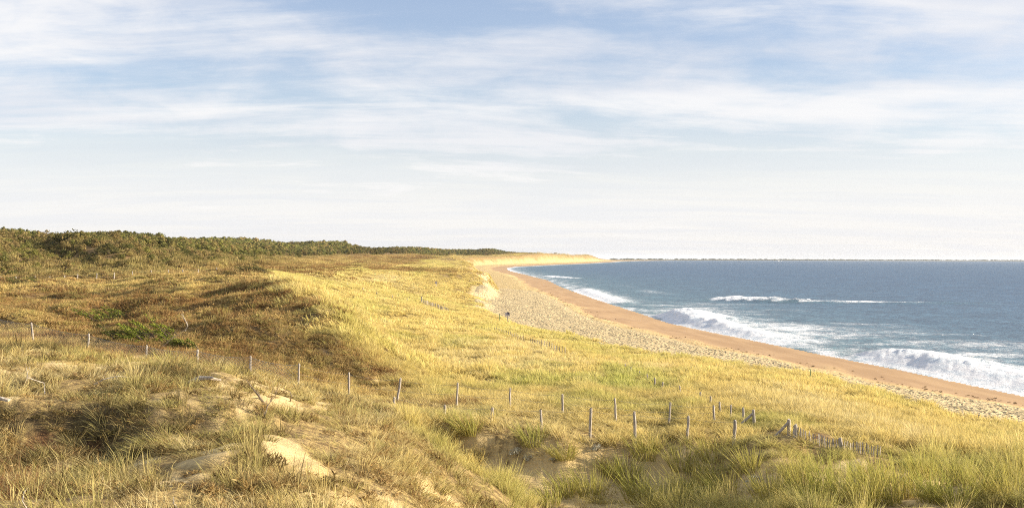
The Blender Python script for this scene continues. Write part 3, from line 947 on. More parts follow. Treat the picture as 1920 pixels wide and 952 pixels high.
def build_grass():
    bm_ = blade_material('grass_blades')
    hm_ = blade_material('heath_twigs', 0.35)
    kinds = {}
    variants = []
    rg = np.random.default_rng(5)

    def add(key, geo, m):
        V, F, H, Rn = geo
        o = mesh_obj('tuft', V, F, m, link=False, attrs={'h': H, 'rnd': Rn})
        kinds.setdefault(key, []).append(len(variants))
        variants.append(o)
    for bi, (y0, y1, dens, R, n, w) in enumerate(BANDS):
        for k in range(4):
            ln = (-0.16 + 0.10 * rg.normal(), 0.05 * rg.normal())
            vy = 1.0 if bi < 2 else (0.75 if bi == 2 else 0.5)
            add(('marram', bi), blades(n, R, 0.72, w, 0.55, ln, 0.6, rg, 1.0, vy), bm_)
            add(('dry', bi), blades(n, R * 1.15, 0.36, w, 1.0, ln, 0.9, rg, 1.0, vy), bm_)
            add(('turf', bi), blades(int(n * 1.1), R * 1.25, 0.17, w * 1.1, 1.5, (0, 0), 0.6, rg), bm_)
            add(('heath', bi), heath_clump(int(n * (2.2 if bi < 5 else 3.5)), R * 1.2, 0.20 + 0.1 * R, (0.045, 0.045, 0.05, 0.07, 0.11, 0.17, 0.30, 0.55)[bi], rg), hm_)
    P, ROT, SCL, IDX, TINT = [], [], [], [], []
    for bi, (y0, y1, dens, R, n, w) in enumerate(BANDS):
        N = int(0.5 * (y1 ** 2 - y0 ** 2) * 1.04 * dens)
        Y = np.sqrt(rng.random(N) * (y1 ** 2 - y0 ** 2) + y0 ** 2)
        X = (rng.random(N) * 1.04 - 0.52) * Y
        keep = X < foot_x(Y) + 6 + Y * 0.02
        X, Y = X[keep], Y[keep]
        z = zones(X, Y)
        slipm = spot_mask(SLIP, X, Y, 0.4, 17)
        big = fbm(X / (6 + Y * 0.03), Y / (9 + Y * 0.06), 4, 101)
        med = fbm(X / (1.2 + Y * 0.008), Y / (1.8 + Y * 0.02), 3, 111)
        clump = fbm(X / (0.55 + Y * 0.004), Y / (0.6 + Y * 0.008), 2, 121)
        dens_p = (z['land'] > 0.5) * (1 - (0.74 if bi < 2 else 0.88) * z['sand']) * (1 - 0.97 * slipm)
        right = (1 - z['fore']) * (1 - z['heath']) * (Y < 43)           # clumpy marram round the hollow
        gap = sstep(-0.30, 0.15, clump + 0.6 * med)
        tus = fbm(X / 1.15, Y / 1.9, 2, 131)
        lim_ = 38.2 + 1.8 * fbm(X / 2.5, Y * 0 + 4.4, 3, 133)
        gap = np.where(Y < lim_, sstep(0.24, 0.36, tus), gap)
        if bi >= 3:
            dens_p = dens_p * np.where(z['heath'] < 0.5, 0.5 + 0.5 * sstep(-0.30, 0.05, med + 0.6 * clump), 1.0)
        dens_p = dens_p * np.where(right > 0.5, 0.03 + 0.97 * gap, 1.0)
        dens_p = dens_p * np.where((z['fore'] > 0.5), np.maximum(0.10 + 0.75 * sstep(-0.35, 0.25, med + 0.5 * clump), 0.95 * z['dark']), 1.0)
        inwood = sstep(0, 12, wood_x(Y) - X) * (Y > 196)
        dens_p = dens_p * (1 - 0.8 * inwood)
        k = rng.random(len(X)) < dens_p
        X, Y, big, med, clump, right = X[k], Y[k], big[k], med[k], clump[k], right[k]
        z = {q: v[k] for q, v in z.items()}
        n_ = len(X)
        r1, r2, r3 = rng.random(n_), rng.random(n_), rng.random(n_)
        he = z['heath'] > rng.random(n_)
        he = he | ((X < wood_x(Y) + 8) & (Y > 196))
        fo = (z['fore'] > 0.5) & ~he
        kind = np.full(n_, 'marram', dtype=object)
        kind[he] = np.where(r1[he] < 0.48 + 0.12 * z['dark'][he], 'heath', np.where((r1[he] < 0.85) & (Y[he] < 225), 'dry', 'turf'))
        kind[fo] = np.where(r1[fo] < 0.40 - 0.2 * med[fo], 'dry', np.where(r1[fo] < 0.74, 'turf', np.where(r1[fo] < 0.88, 'heath', 'marram')))
        pl = ~he & ~fo
        kind[pl] = np.where(r1[pl] < 0.22, 'dry', 'marram')
        # colour
        g = np.clip(z['green'] * 0.50 + 0.42 * sstep(-0.1, 0.5, big + 0.5 * med) + 0.12 * rng.normal(size=n_), 0, 1)
        tint = mixc(LIT['gold'][None], LIT['green'][None], g)
        tint = mixc(tint, LIT['straw'][None], np.clip(0.45 * sstep(0.05, 0.6, -big) + 0.2 * rng.normal(size=n_), 0, 1))
        tint = mixc(tint, LIT['brown'][None], 0.75 * sstep(0.25, 0.6, -med + 0.35 * rng.normal(size=n_)) * (kind == 'dry'))
        th = mixc(LIT['tan'][None], LIT['brown'][None] * 1.25, sstep(-0.22, 0.34, big + 0.9 * med + 0.3 * rng.normal(size=n_)))
        th = mixc(th, LIT['dark'][None], 0.42 * sstep(0.15, 0.45, med + 0.5 * clump + 0.15 * rng.normal(size=n_)))
        th = mixc(th, LIT['gold'][None], 0.7 * sstep(0.1, 0.6, -big - 0.4 * med + 0.3 * rng.normal(size=n_)))
        th = mixc(th, LIT['olive'][None], 0.5 * (r2 > 0.75))
        scr = sstep(-4, 14, wood_x(Y) + 14 - X) * (Y > 196)
        th = mixc(th, mixc(LIT['scrub'][None], LIT['olive'][None], 0.4 * r2), 0.8 * scr)
        tf = mixc(LIT['gold'][None], LIT['straw'][None], r2 ** 1.5)
        tf = mixc(tf, LIT['olive'][None], 0.8 * sstep(0.05, 0.4, big + 0.6 * clump + 0.25 * rng.normal(size=n_)))
        tf = mixc(tf, LIT['brown'][None], 0.85 * ((kind == 'heath') | (r3 > 0.82)))
        tf = mixc(tf, LIT['dark'][None], 0.85 * (rng.random(n_) < 0.14 + 0.25 * sstep(0.0, 0.4, clump)))  # dead dark tufts, also standing in for shaded gaps in the grass
        tint = mixc(tint, LIT['green'][None], 0.6 * (right > 0.5) * (1 - sstep(36, 41, Y + 2.0 * med)) * (r2 < 0.8))
        tint = np.where(he[:, None], th, np.where(fo[:, None], tf, tint))
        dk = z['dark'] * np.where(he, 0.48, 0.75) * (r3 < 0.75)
        tint = mixc(tint, mixc(LIT['dark'][None], LIT['dkgreen'][None], r2), dk)  # tuft tint also carries the shade of bank and flank
        tint = mixc(tint, LIT['red'][None], z['red'] * 0.8 * (r2 < 0.7))
        tv = 0.2 if bi < 3 else 0.08
        tint = tint * (1 - tv + 2 * tv * rng.random(n_))[:, None]
        hs = np.where((right > 0.5) & (Y < 38.2), np.where(Y < 29.5, 0.6, 1.05), np.where(right > 0.5, 0.95, np.where(fo, 0.66, np.where(he, 0.70, 0.58))))
        hs = hs * (0.65 + 0.6 * rng.random(n_) ** 1.5) * (1 + (0.6 if bi < 3 else 0.85) * np.clip(clump + 0.6 * med, -0.7, 0.9))
        hs = np.where(he & (kind == 'dry'), hs * np.where(Y > 140, 0.75, 1.35), hs)
        hs = np.where((scr > 0.5) & (kind == 'heath'), hs * (2.4 if bi < 6 else 1.2), hs)
        path = sstep(36.8, 38.2, Y + 0.06 * X) * (1 - sstep(48, 50, Y + 0.04 * X)) * sstep(-12, -8, X) * (1 - sstep(12.5, 14, X)) * (1 - z['fore'])
        hs = hs * (1 - 0.50 * path * (0.6 + 0.4 * rng.random(n_)))
        clr = sstep(31.5, 33.5, Y) * (1 - sstep(39, 40, Y)) * sstep(6.2, 7.5, X) * (1 - sstep(12.5, 13.5, X))
        hs = hs * (1 - 0.5 * clr)
        hs = hs * np.where(z['sand'] > 0.4, 0.55, 1.0)
        ws = (0.85 + 0.4 * rng.random(n_))
        spin = (rng.random(n_) - 0.5) * 1.2 + np.where(kind == 'heath', rng.random(n_) * 6.28, 0)
        rx, ry, rz = normal_euler(X, Y, max(0.3, R), spin)
        damp = 0.5 if bi < 3 else 1.0
        ii = np.array([kinds[(kd, bi)][int(q * 4)] for kd, q in zip(kind, rng.random(n_))])
        P.append(np.stack([X, Y, zs(X, Y) - 0.01], -1))
        ROT.append(np.stack([rx * damp, ry * damp, rz], -1))
        SCL.append(np.stack([ws, ws, hs * np.where(kind == 'marram', 1.0, 1.15)], -1))
        IDX.append(ii)
        TINT.append(tint)
        print('band', bi, n_)
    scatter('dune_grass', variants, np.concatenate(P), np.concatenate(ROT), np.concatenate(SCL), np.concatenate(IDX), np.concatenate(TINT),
            'golden marram grass, dry turf and brown heath covering the dunes', 'grass')


build_grass()


# ------------------------------------------------------------------ wrack left by the tide
def build_wrack():
    rg = np.random.default_rng(77)
    m, t, out = material('dry_seaweed')
    c = t.mix(t.attr('rnd'), (0.05, 0.035, 0.02), (0.20, 0.14, 0.08))
    principled(t, out, c, 0.9)
    vs_ = []
    for k in range(4):
        V, F, H, Rn = heath_clump(26, 0.16, 0.06, 0.05, rg)
        vs_.append(mesh_obj('weed', V, F, m, link=False, attrs={'h': H, 'rnd': Rn}))
    N = 2400
    Y = 62 + 420 * rg.random(N) ** 1.6
    fr = 0.40 + np.interp(Y, [60, 130, 220], [-0.13, -0.10, 0.0]) + 0.035 * rg.normal(size=N) + 0.05 * fbm(Y / 13, Y * 0, 3, 4)
    up = rg.random(N) < 0.6
    fr = np.where(up, 0.45 + 0.5 * rg.random(N), fr)
    sx, fx = shore_x(Y), foot_x(Y)
    X = sx - fr * np.maximum(sx - fx, 8)
    k = (fbm(Y / 5.0, X / 3.0, 3, 14) > 0.05)
    X, Y = X[k], Y[k]
    n = len(X)
    sc = (0.5 + 0.9 * rg.random(n) ** 2)[:, None] * np.array([[1, 1, 1]])
    scatter('tide_wrack', vs_, np.stack([X, Y, zs(X, Y) + 0.05], -1), np.stack([np.zeros(n), np.zeros(n), rg.random(n) * 6.28], -1), sc, (rg.random(n) * 4).astype(int),
            np.full((n, 3), 0.1), 'dark specks of dry seaweed scattered along the beach', 'seaweed')


build_wrack()


# ------------------------------------------------------------------ trees and shrubs
def leaf_material(name, kind):
    m, t, out = material(name)
    if kind == 'INSTANCER':
        tint = t.attr('tint', 'INSTANCER', 'Color')
    else:
        tint = t.n('ShaderNodeObjectInfo').outputs['Color']
    rnd = t.attr('rnd')
    col = t.mix(t.ramp(rnd, 0.0, 1.0, 0.0, 0.5, False), tint, (0.32, 0.27, 0.09))
    col = t.mix(t.ramp(rnd, 0.0, 0.4, 0.45, 0.0), col, (0.04, 0.04, 0.016))
    d = t.n('ShaderNodeBsdfDiffuse')
    t.put(d.inputs[0], col)
    tr = t.n('ShaderNodeBsdfTranslucent')
    t.put(tr.inputs[0], col)
    ms = t.n('ShaderNodeMixShader')
    ms.inputs[0].default_value = 0.25
    t.put(ms.inputs[1], d.outputs[0])
    t.put(ms.inputs[2], tr.outputs[0])
    t.put(out.inputs[0], ms.outputs[0])
    return m


def bark_material(name, a, b):
    m, t, out = material(name)
    tc = t.n('ShaderNodeTexCoord').outputs['Object']
    n = t.noise(t.mapping(tc, (18, 18, 3)), 1.0, 5, 0.65)
    c = t.mix(t.ramp(n, 0.3, 0.7), a, b)
    principled(t, out, c, 0.9, bump(t, n, 0.01, 0.8), 0.2)
    return m


LEAF_INST = leaf_material('wood_foliage', 'INSTANCER')
LEAF_OBJ = leaf_material('shrub_foliage', 'OBJECT')
BARK = bark_material('shrub_bark', (0.05, 0.035, 0.022), (0.16, 0.12, 0.085))
DEADWOOD = bark_material('bleached_wood', (0.30, 0.25, 0.19), (0.58, 0.52, 0.43))
DARKTWIG = bark_material('weathered_twig', (0.10, 0.075, 0.05), (0.27, 0.22, 0.16))


def tube(V, F, pts, radii, sides=6):
    pts = [Vector(p) for p in pts]
    b0 = len(V)
    for i, p in enumerate(pts):
        d = (pts[min(i + 1, len(pts) - 1)] - pts[max(i - 1, 0)]).normalized()
        a = d.cross(Vector((0.3, 0.2, 1))).normalized() if abs(d.z) < 0.95 else d.cross(Vector((1, 0, 0))).normalized()
        b = d.cross(a)
        for k in range(sides):
            an = 6.2832 * k / sides
            V.append(tuple(p + (a * math.cos(an) + b * math.sin(an)) * radii[i]))
    for i in range(len(pts) - 1):
        for k in range(sides):
            k2 = (k + 1) % sides
            F.append((b0 + i * sides + k, b0 + i * sides + k2, b0 + (i + 1) * sides + k2, b0 + (i + 1) * sides + k))
    F.append(tuple(b0 + k for k in range(sides))[::-1])
    F.append(tuple(b0 + (len(pts) - 1) * sides + k for k in range(sides)))


def crown_geo(rg, w, h, clumps, per, leaf, low=0.15, lean=0.0):
    """leaf-sized faces gathered in clumps over a dome w wide and h high"""
    V, F, Rn = [], [], []
    for c in range(clumps):
        a = rg.random() * 6.283
        e = math.asin(min(1, rg.random() * 1.02))
        rr = 0.62 + 0.38 * rg.random()
        cx = math.cos(a) * math.cos(e) * w * 0.5 * rr
        cy = math.sin(a) * math.cos(e) * w * 0.5 * rr
        cz = h * (low + (1 - low) * math.sin(e) * rr)
        cx += lean * cz
        cr = 0.20 * w * (0.6 + 0.7 * rg.random())
        tone = rg.random()
        for i in range(per):
            d = rg.normal(size=3)
            d /= np.linalg.norm(d)
            q = np.array([cx, cy, cz]) + d * cr * (0.55 + 0.45 * rg.random()) * np.array([1, 1, 0.75])
            if q[2] < 0.02:
                q[2] = 0.02 + 0.1 * rg.random()
            nrm = d + 0.7 * rg.normal(size=3)
            nrm /= np.linalg.norm(nrm)
            u = np.cross(nrm, rg.normal(size=3))
            u /= np.linalg.norm(u) + 1e-6
            v = np.cross(nrm, u)
            L, W = leaf * (0.7 + 0.6 * rg.random()), leaf * (0.45 + 0.4 * rg.random())
            b0 = len(V)
            V += [tuple(q - u * L * 0.5), tuple(q + v * W * 0.5), tuple(q + u * L * 0.5), tuple(q - v * W * 0.5)]
            F.append((b0, b0 + 1, b0 + 2, b0 + 3))
            Rn += [min(1, max(0, 0.65 * tone + 0.35 * rg.random()))] * 4
    return V, F, Rn


def wood_cols(n, rg, y):
    pal = np.array([(0.17, 0.175, 0.055), (0.115, 0.125, 0.042), (0.24, 0.20, 0.075), (0.29, 0.21, 0.09), (0.34, 0.25, 0.12), (0.22, 0.22, 0.06)])
    far = sstep(300, 480, y)[:, None]
    pn = np.array([0.10, 0.04, 0.24, 0.27, 0.25, 0.10])
    pf = np.array([0.28, 0.24, 0.24, 0.10, 0.04, 0.10])
    w = pn[None] * (1 - far) + pf[None] * far
    cs = np.cumsum(w, 1)
    k = (rg.random(n)[:, None] > cs).sum(1).clip(0, 5)
    return pal[k] * (0.8 + 0.4 * rg.random(n))[:, None]


def build_hill():
    rg = np.random.default_rng(33)
    # ---- bushes near enough to be told apart
    kinds = []
    for i in range(7):
        V, F, Rn = crown_geo(rg, 3.4, 1.9 + 0.5 * (i % 3), 22, 42, 0.30, 0.12, -0.10)
        c = mesh_obj('crown', V, F, LEAF_OBJ, link=False, attrs={'rnd': Rn})
        tV, tF = [], []
        for k in range(4):
            a = rg.random() * 6.28
            r = 0.5 + 0.5 * rg.random()
            tube(tV, tF, [(0.1 * math.cos(a), 0.1 * math.sin(a), -0.25), (0.4 * r * math.cos(a), 0.4 * r * math.sin(a), 0.6), (0.95 * r * math.cos(a) - 0.12, 0.95 * r * math.sin(a), 1.45)], [0.09, 0.06, 0.025], 5)
        tr = mesh_obj('trunk', tV, tF, BARK, link=False)
        kinds.append((c.data, tr.data))
        bpy.data.objects.remove(c)
        bpy.data.objects.remove(tr)
    pts = []
    tries = 0
    while len(pts) < 290 and tries < 60000:
        tries += 1
        Y = math.sqrt(rg.random() * (365 ** 2 - 200 ** 2) + 200 ** 2)
        X = -0.47 * Y + rg.random() * (wood_x(Y) + 0.47 * Y + 4)
        if X > wood_x(Y) + 3 * rg.normal():
            continue
        d0 = 2.0 + 0.6 * rg.random()
        if any((X - a) ** 2 + (Y - b) ** 2 < (d0 * 1.25) ** 2 for a, b in pts):
            continue
        pts.append((X, Y))
    P = np.array(pts)
    cols = wood_cols(len(P), rg, P[:, 1])
    z = zs(P[:, 0], P[:, 1])
    for i, (X, Y) in enumerate(pts):
        big = float(np.interp(z[i], [11, 14, 17, 20, 22], [0.50, 0.72, 0.95, 1.05, 0.7])) * (0.8 + 0.5 * rg.random())
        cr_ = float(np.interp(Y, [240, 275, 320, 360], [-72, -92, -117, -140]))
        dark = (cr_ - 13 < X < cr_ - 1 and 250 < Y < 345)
        root = empty('hill_shrub', (X, Y, z[i] - 0.05), rg.random() * 0.8 - 0.4)
        sc = (0.75 + 0.45 * rg.random()) * big
        root.scale = (sc * (1 + 0.3 * rg.random()), sc, sc * (0.75 + 0.4 * rg.random()))
        cm, tm = kinds[int(rg.random() * 7)]
        c = bpy.data.objects.new('crown', cm)
        COL.objects.link(c)
        c.parent = root
        colr = cols[i]
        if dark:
            colr = np.array((0.075, 0.075, 0.032)) * (0.8 + 0.5 * rg.random())  # shade of the fold put into the bush colour
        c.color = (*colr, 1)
        b = bpy.data.objects.new('trunk', tm)
        COL.objects.link(b)
        b.parent = root
        if dark:
            lab, gr = 'evergreen bush coloured darker for the shade in the fold of the left hill', 'bushes darkened for shade in the fold of the left hill'
        elif z[i] > 17.2:
            lab, gr = 'rounded green bush along the skyline of the left hill', 'bushes on the skyline of the left hill'
        elif colr[0] > colr[1] * 1.15:
            lab, gr = ('low brownish shrub at the foot of the left hill behind the far posts', 'brown shrubs at the foot of the left hill') if z[i] < 13 else ('brownish wind-clipped shrub halfway up the slope of the left hill', 'brown shrubs halfway up the left hill')
        else:
            lab, gr = ('low green shrub at the foot of the left hill behind the far posts', 'green shrubs at the foot of the left hill') if z[i] < 13 else ('green wind-clipped shrub halfway up the slope of the left hill', 'green shrubs halfway up the left hill')
        tag(root, lab, 'shrub', gr)
    # ---- the wood behind, one mass
    variants = []
    for i in range(6):
        V, F, Rn = crown_geo(rg, 6.0, 5.4 + 1.2 * (i % 2), 16, 36, 0.75, 0.25)
        tube(V, F, [(0, 0, -1.0), (0.1, 0, 1.5), (0, 0.1, 3.5)], [0.22, 0.17, 0.08], 5)
        Rn += [0.0] * (len(V) - len(Rn))
        variants.append(mesh_obj('tree', V, F, LEAF_INST, link=False, attrs={'rnd': Rn}))
    X, Y = [], []
    for y0, y1, dens in ((198, 375, 0.15), (350, 700, 0.07), (700, 1300, 0.026), (1300, 3900, 0.011)):
        wmax = 0.56
        N = int(0.5 * (y1 ** 2 - y0 ** 2) * wmax * dens)
        yy = np.sqrt(rg.random(N) * (y1 ** 2 - y0 ** 2) + y0 ** 2)
        xx = (rg.random(N) * wmax - 0.50) * yy
        depth = wood_x(yy) - xx
        k = (depth + 6 * fbm(xx / 20, yy / 30, 3, 7) > 0) & (depth < 170 + 0.05 * yy)
        X.append(xx[k])
        Y.append(yy[k])
    X, Y = np.concatenate(X), np.concatenate(Y)
    n = len(X)
    near = Y < 375
    sc = np.where(near, np.interp(zs(X, Y), [11, 14, 17, 20], [0.17, 0.22, 0.30, 0.38]) * (0.6 + 0.7 * rg.random(n)), np.interp(Y, [375, 700, 1400, 2600, 3900], [0.50, 0.85, 1.35, 1.6, 0.9]) * (0.7 + 0.6 * rg.random(n)))
    front = sstep(2, 40, wood_x(Y) - X)
    sc = sc * (0.55 + 0.45 * front)
    h = sc * np.where(near, 0.9, np.interp(Y, [375, 700, 1400, 3000], [0.85, 1.0, 0.95, 0.8]))
    rot = np.stack([np.zeros(n), np.zeros(n), rg.random(n) * 6.28], -1)
    pat = 0.55 + 0.9 * vnoise(X / (14 + Y * 0.02), Y / (18 + Y * 0.04), 88)
    hv = 0.6 + 0.8 * vnoise(X / (9 + Y * 0.015), Y / (12 + Y * 0.03), 89)
    sc = sc * (0.8 + 0.2 * hv)
    h = h * hv
    scatter('coastal_wood', variants, np.stack([X, Y, zs(X, Y) - 0.2], -1), rot, np.stack([sc, sc, h], -1), (rg.random(n) * 6).astype(int), wood_cols(n, rg, Y) * pat[:, None],
            'dense green pine and oak wood on the ridge behind the dunes', 'wood')
    print('wood', n)


build_hill()


# ------------------------------------------------------------------ fences
def wood_grey():
    m, t, out = material('weathered_post')
    oi = t.n('ShaderNodeObjectInfo')
    tc = t.n('ShaderNodeTexCoord').outputs['Object']
    p = t.vmath('ADD', tc, t.vmath('MULTIPLY', oi.outputs['Random'], (7, 7, 7)))
    n = t.noise(t.mapping(p, (30, 30, 3)), 1.0, 5, 0.65)
    c = t.mix(t.ramp(n, 0.3, 0.72), (0.21, 0.175, 0.14), (0.56, 0.51, 0.44))
    c = t.mix(t.math('MULTIPLY', oi.outputs['Random'], 0.35), c, (0.34, 0.29, 0.24))
    principled(t, out, c, 0.85, bump(t, n, 0.008, 0.7), 0.2)
    return m


def metal_grey():
    m, t, out = material('galvanised_wire')
    tc = t.n('ShaderNodeTexCoord').outputs['Object']
    c = t.mix(t.noise(tc, 4.0, 3), (0.20, 0.19, 0.17), (0.36, 0.34, 0.30))
    principled(t, out, c, 0.6, None, 0.4)
    return m


POSTW = wood_grey()
WIRE = metal_grey()


def post_mesh(h, r, seed, lean=(0, 0)):
    rg = np.random.default_rng(seed)
    V, F = [], []
    pts, rad = [], []
    for k, tt in enumerate((-0.35, 0.0, 0.35, 0.7, 0.96, 1.0)):
        zz = h * tt if tt > 0 else tt
        pts.append((lean[0] * max(zz, 0) + 0.006 * rg.normal(), lean[1] * max(zz, 0) + 0.006 * rg.normal(), zz))
        rad.append(r * (1.06 - 0.10 * max(tt, 0) + 0.04 * rg.normal()) * (0.8 if tt == 1.0 else 1))
    tube(V, F, pts, rad, 9)
    return V, F


def top_to_post(px, top, Y, lo=0.55, hi=1.55):
    X = (px - 960) / FPX * Y
    z0 = float(zs(X, Y))
    h = CAM_Z - (top - y_hor(px)) * Y / FPX - z0
    hc = min(max(h, lo), hi)
    if abs(hc - h) > 0.02:
        print('post', px, 'wanted', round(h, 2))
    return X, Y, z0, hc


def place_post(parent, origin, X, Y, z0, h, r, seed, name='post'):
    rg = np.random.default_rng(seed)
    V, F = post_mesh(h, r, seed, (0.045 * rg.normal(), 0.045 * rg.normal()))
    o = mesh_obj(name, V, F, POSTW, parent, smooth=False)
    o.location = (X - origin[0], Y - origin[1], z0 - origin[2])
    return o


def netting(parent, origin, a, b, ha, hb, step=0.16, w=0.011):
    """diamond wire netting between two posts, with top and bottom strand"""
    A, B = Vector(a), Vector(b)
    L = (B - A).length
    V, F = [], []
    nrm = (B - A).cross(Vector((0, 0, 1))).normalized()

    def P(s_, t_):
        base = A.lerp(B, s_)
        sag = -0.10 * (1 - (2 * s_ - 1) ** 2) * t_
        return base + Vector((0, 0, (ha * (1 - s_) + hb * s_) * t_ + sag))

    def strand(p, q, wd):
        d = (q - p).normalized()
        sd = d.cross(nrm).normalized() * wd * 0.5
        nn = nrm * wd * 0.5
        b0 = len(V)
        for e in (p, q):
            V.extend([tuple(e + sd), tuple(e + nn), tuple(e - sd)])
        for k in range(3):
            k2 = (k + 1) % 3
            F.append((b0 + k, b0 + k2, b0 + 3 + k2, b0 + 3 + k))
    hgt = max(ha, hb) * 0.92
    k = -hgt
    while k < L:
        for sgn in (0, 1):
            s0, s1 = k / L, (k + hgt) / L
            t0, t1 = 0.03, 0.92
            if s0 < 0:
                t0 = t0 + (t1 - t0) * (-s0) / (s1 - s0)
                s0 = 0
            if s1 > 1:
                t1 = t0 + (t1 - t0) * (1 - s0) / (s1 - s0)
                s1 = 1
            if s1 - s0 > 0.004:
                if sgn:
                    strand(P(s0, 0.95 - t0), P(s1, 0.95 - t1), w)
                else:
                    strand(P(s0, t0), P(s1, t1), w)
        k += step
    for tt in (0.03, 0.92):
        for q in range(6):
            strand(P(q / 6, tt), P((q + 1) / 6, tt), w * 1.5)
    o = mesh_obj('wire_netting', V, F, WIRE, parent)
    o.location = -Vector(origin)
    return o


def fence(name, rows, r, label, cat, group, nets=(), wires=0, seed=0):
    """rows: (picture x, picture y of the top, distance); nets: spans with netting; wires: plain strands"""
    pp = [top_to_post(*q) for q in rows]
    origin = pp[0][:3]
    root = empty(name, origin)
    tag(root, label, cat, group)
    for i, (X, Y, z0, h) in enumerate(pp):
        place_post(root, origin, X, Y, z0, h, r * (0.9 + 0.2 * ((i * 37) % 10) / 10), seed + i)
    for i in nets:
        a, b = pp[i], pp[i + 1]
        netting(root, origin, a[:3], b[:3], a[3], b[3])
    if wires:
        V, F = [], []
        for i in range(len(pp) - 1):
            if i in nets:
                continue
            a, b = pp[i], pp[i + 1]
            for k in range(wires):
                f = 0.9 - 0.35 * k
                A = Vector((a[0], a[1], a[2] + a[3] * f))
                B = Vector((b[0], b[1], b[2] + b[3] * f))
                M = A.lerp(B, 0.5) - Vector((0, 0, 0.06))
                tube(V, F, [A, M, B], [0.004] * 3, 4)
        if V:
            o = mesh_obj('wire', V, F, WIRE, root)
            o.location = -Vector(origin)
    return root, pp


BACK = [(-35, 585, 57), (63, 604, 55), (165, 625, 52.5), (275, 647, 51), (370, 655, 50.5), (470, 667, 50), (560, 681, 49.5), (655, 697, 49), (745, 708, 48.5), (857, 717, 48), (957, 727, 47.5),
        (1056, 738, 47), (1156, 746, 46.5), (1255, 754, 46), (1340, 760, 45.5)]
fence('post_and_wire_fence', BACK, 0.045, 'long wire fence of tall grey posts along the far side of the path', 'fence', None, nets=(0, 1, 2, 3, 4, 5), wires=2, seed=100)
FRONT = [(740, 757, 44), (833, 760, 43.5), (922, 763, 43), (1016, 766, 42.6), (1107, 764, 42.2), (1192, 772, 41.8), (1290, 779, 41.2), (1377, 786, 40.4)]
fence('path_post_row', FRONT, 0.052, 'row of short thick pale posts along the near side of the path', 'fence', None, wires=1, seed=200)
SIDE = [(1173, 713, 78), (1184, 718, 74.5), (1200, 723, 71), (1215, 729, 67), (1229, 732, 64), (1242, 739, 61), (1276, 746, 57), (1314, 752, 53), (1332, 757, 50.5), (1352, 765, 48.5), (1371, 769, 46.8), (1394, 774, 45.6)]
fence('side_post_row', SIDE, 0.045, 'row of small posts receding through the grass behind the braced posts', 'fence', None, wires=1, seed=300)
PLATEAU = [(2, 525, 172), (30, 524, 173), (66, 520, 174), (93, 518, 175), (121, 516, 176), (145, 514, 178), (181, 512, 180), (214, 510, 182), (249, 508.5, 184), (284, 506.5, 186), (316, 505.5, 188), (343, 505, 189), (372, 504.5, 190), (406, 507, 190), (438, 510, 189)]
fence('plateau_fence', PLATEAU, 0.085, 'far line of pale posts across the heath below the left hill', 'fence', None, wires=2, seed=400)


def braced_post(px, top, Y, foot_px, foot_py, label, seed, att=0.82):
    X, Y, z0, h = top_to_post(px, top, Y)
    root = empty('braced_post', (X, Y, z0))
    tag(root, label, 'fence post', 'braced end posts of the path')
    place_post(root, (X, Y, z0), X, Y, z0, h, 0.062, seed)
    fx = (foot_px - px) / FPX * Y
    fz = -(foot_py - y_hor(px)) * Y / FPX + CAM_Z - z0
    V, F = [], []
    A = Vector((fx, 0.05, fz - 0.1))
    B = Vector((-0.02, 0.0, h * att))
    tube(V, F, [A, A.lerp(B, 0.5), B], [0.05, 0.05, 0.048], 9)
    mesh_obj('brace', V, F, POSTW, root)


braced_post(1415, 767, 44.6, 1392, 789, 'tall end post with a short diagonal brace, behind the shorter posts', 501, 0.80)
braced_post(1480, 794, 39.6, 1444, 825, 'tall end post with a long diagonal brace beside the low paling', 502, 0.80)


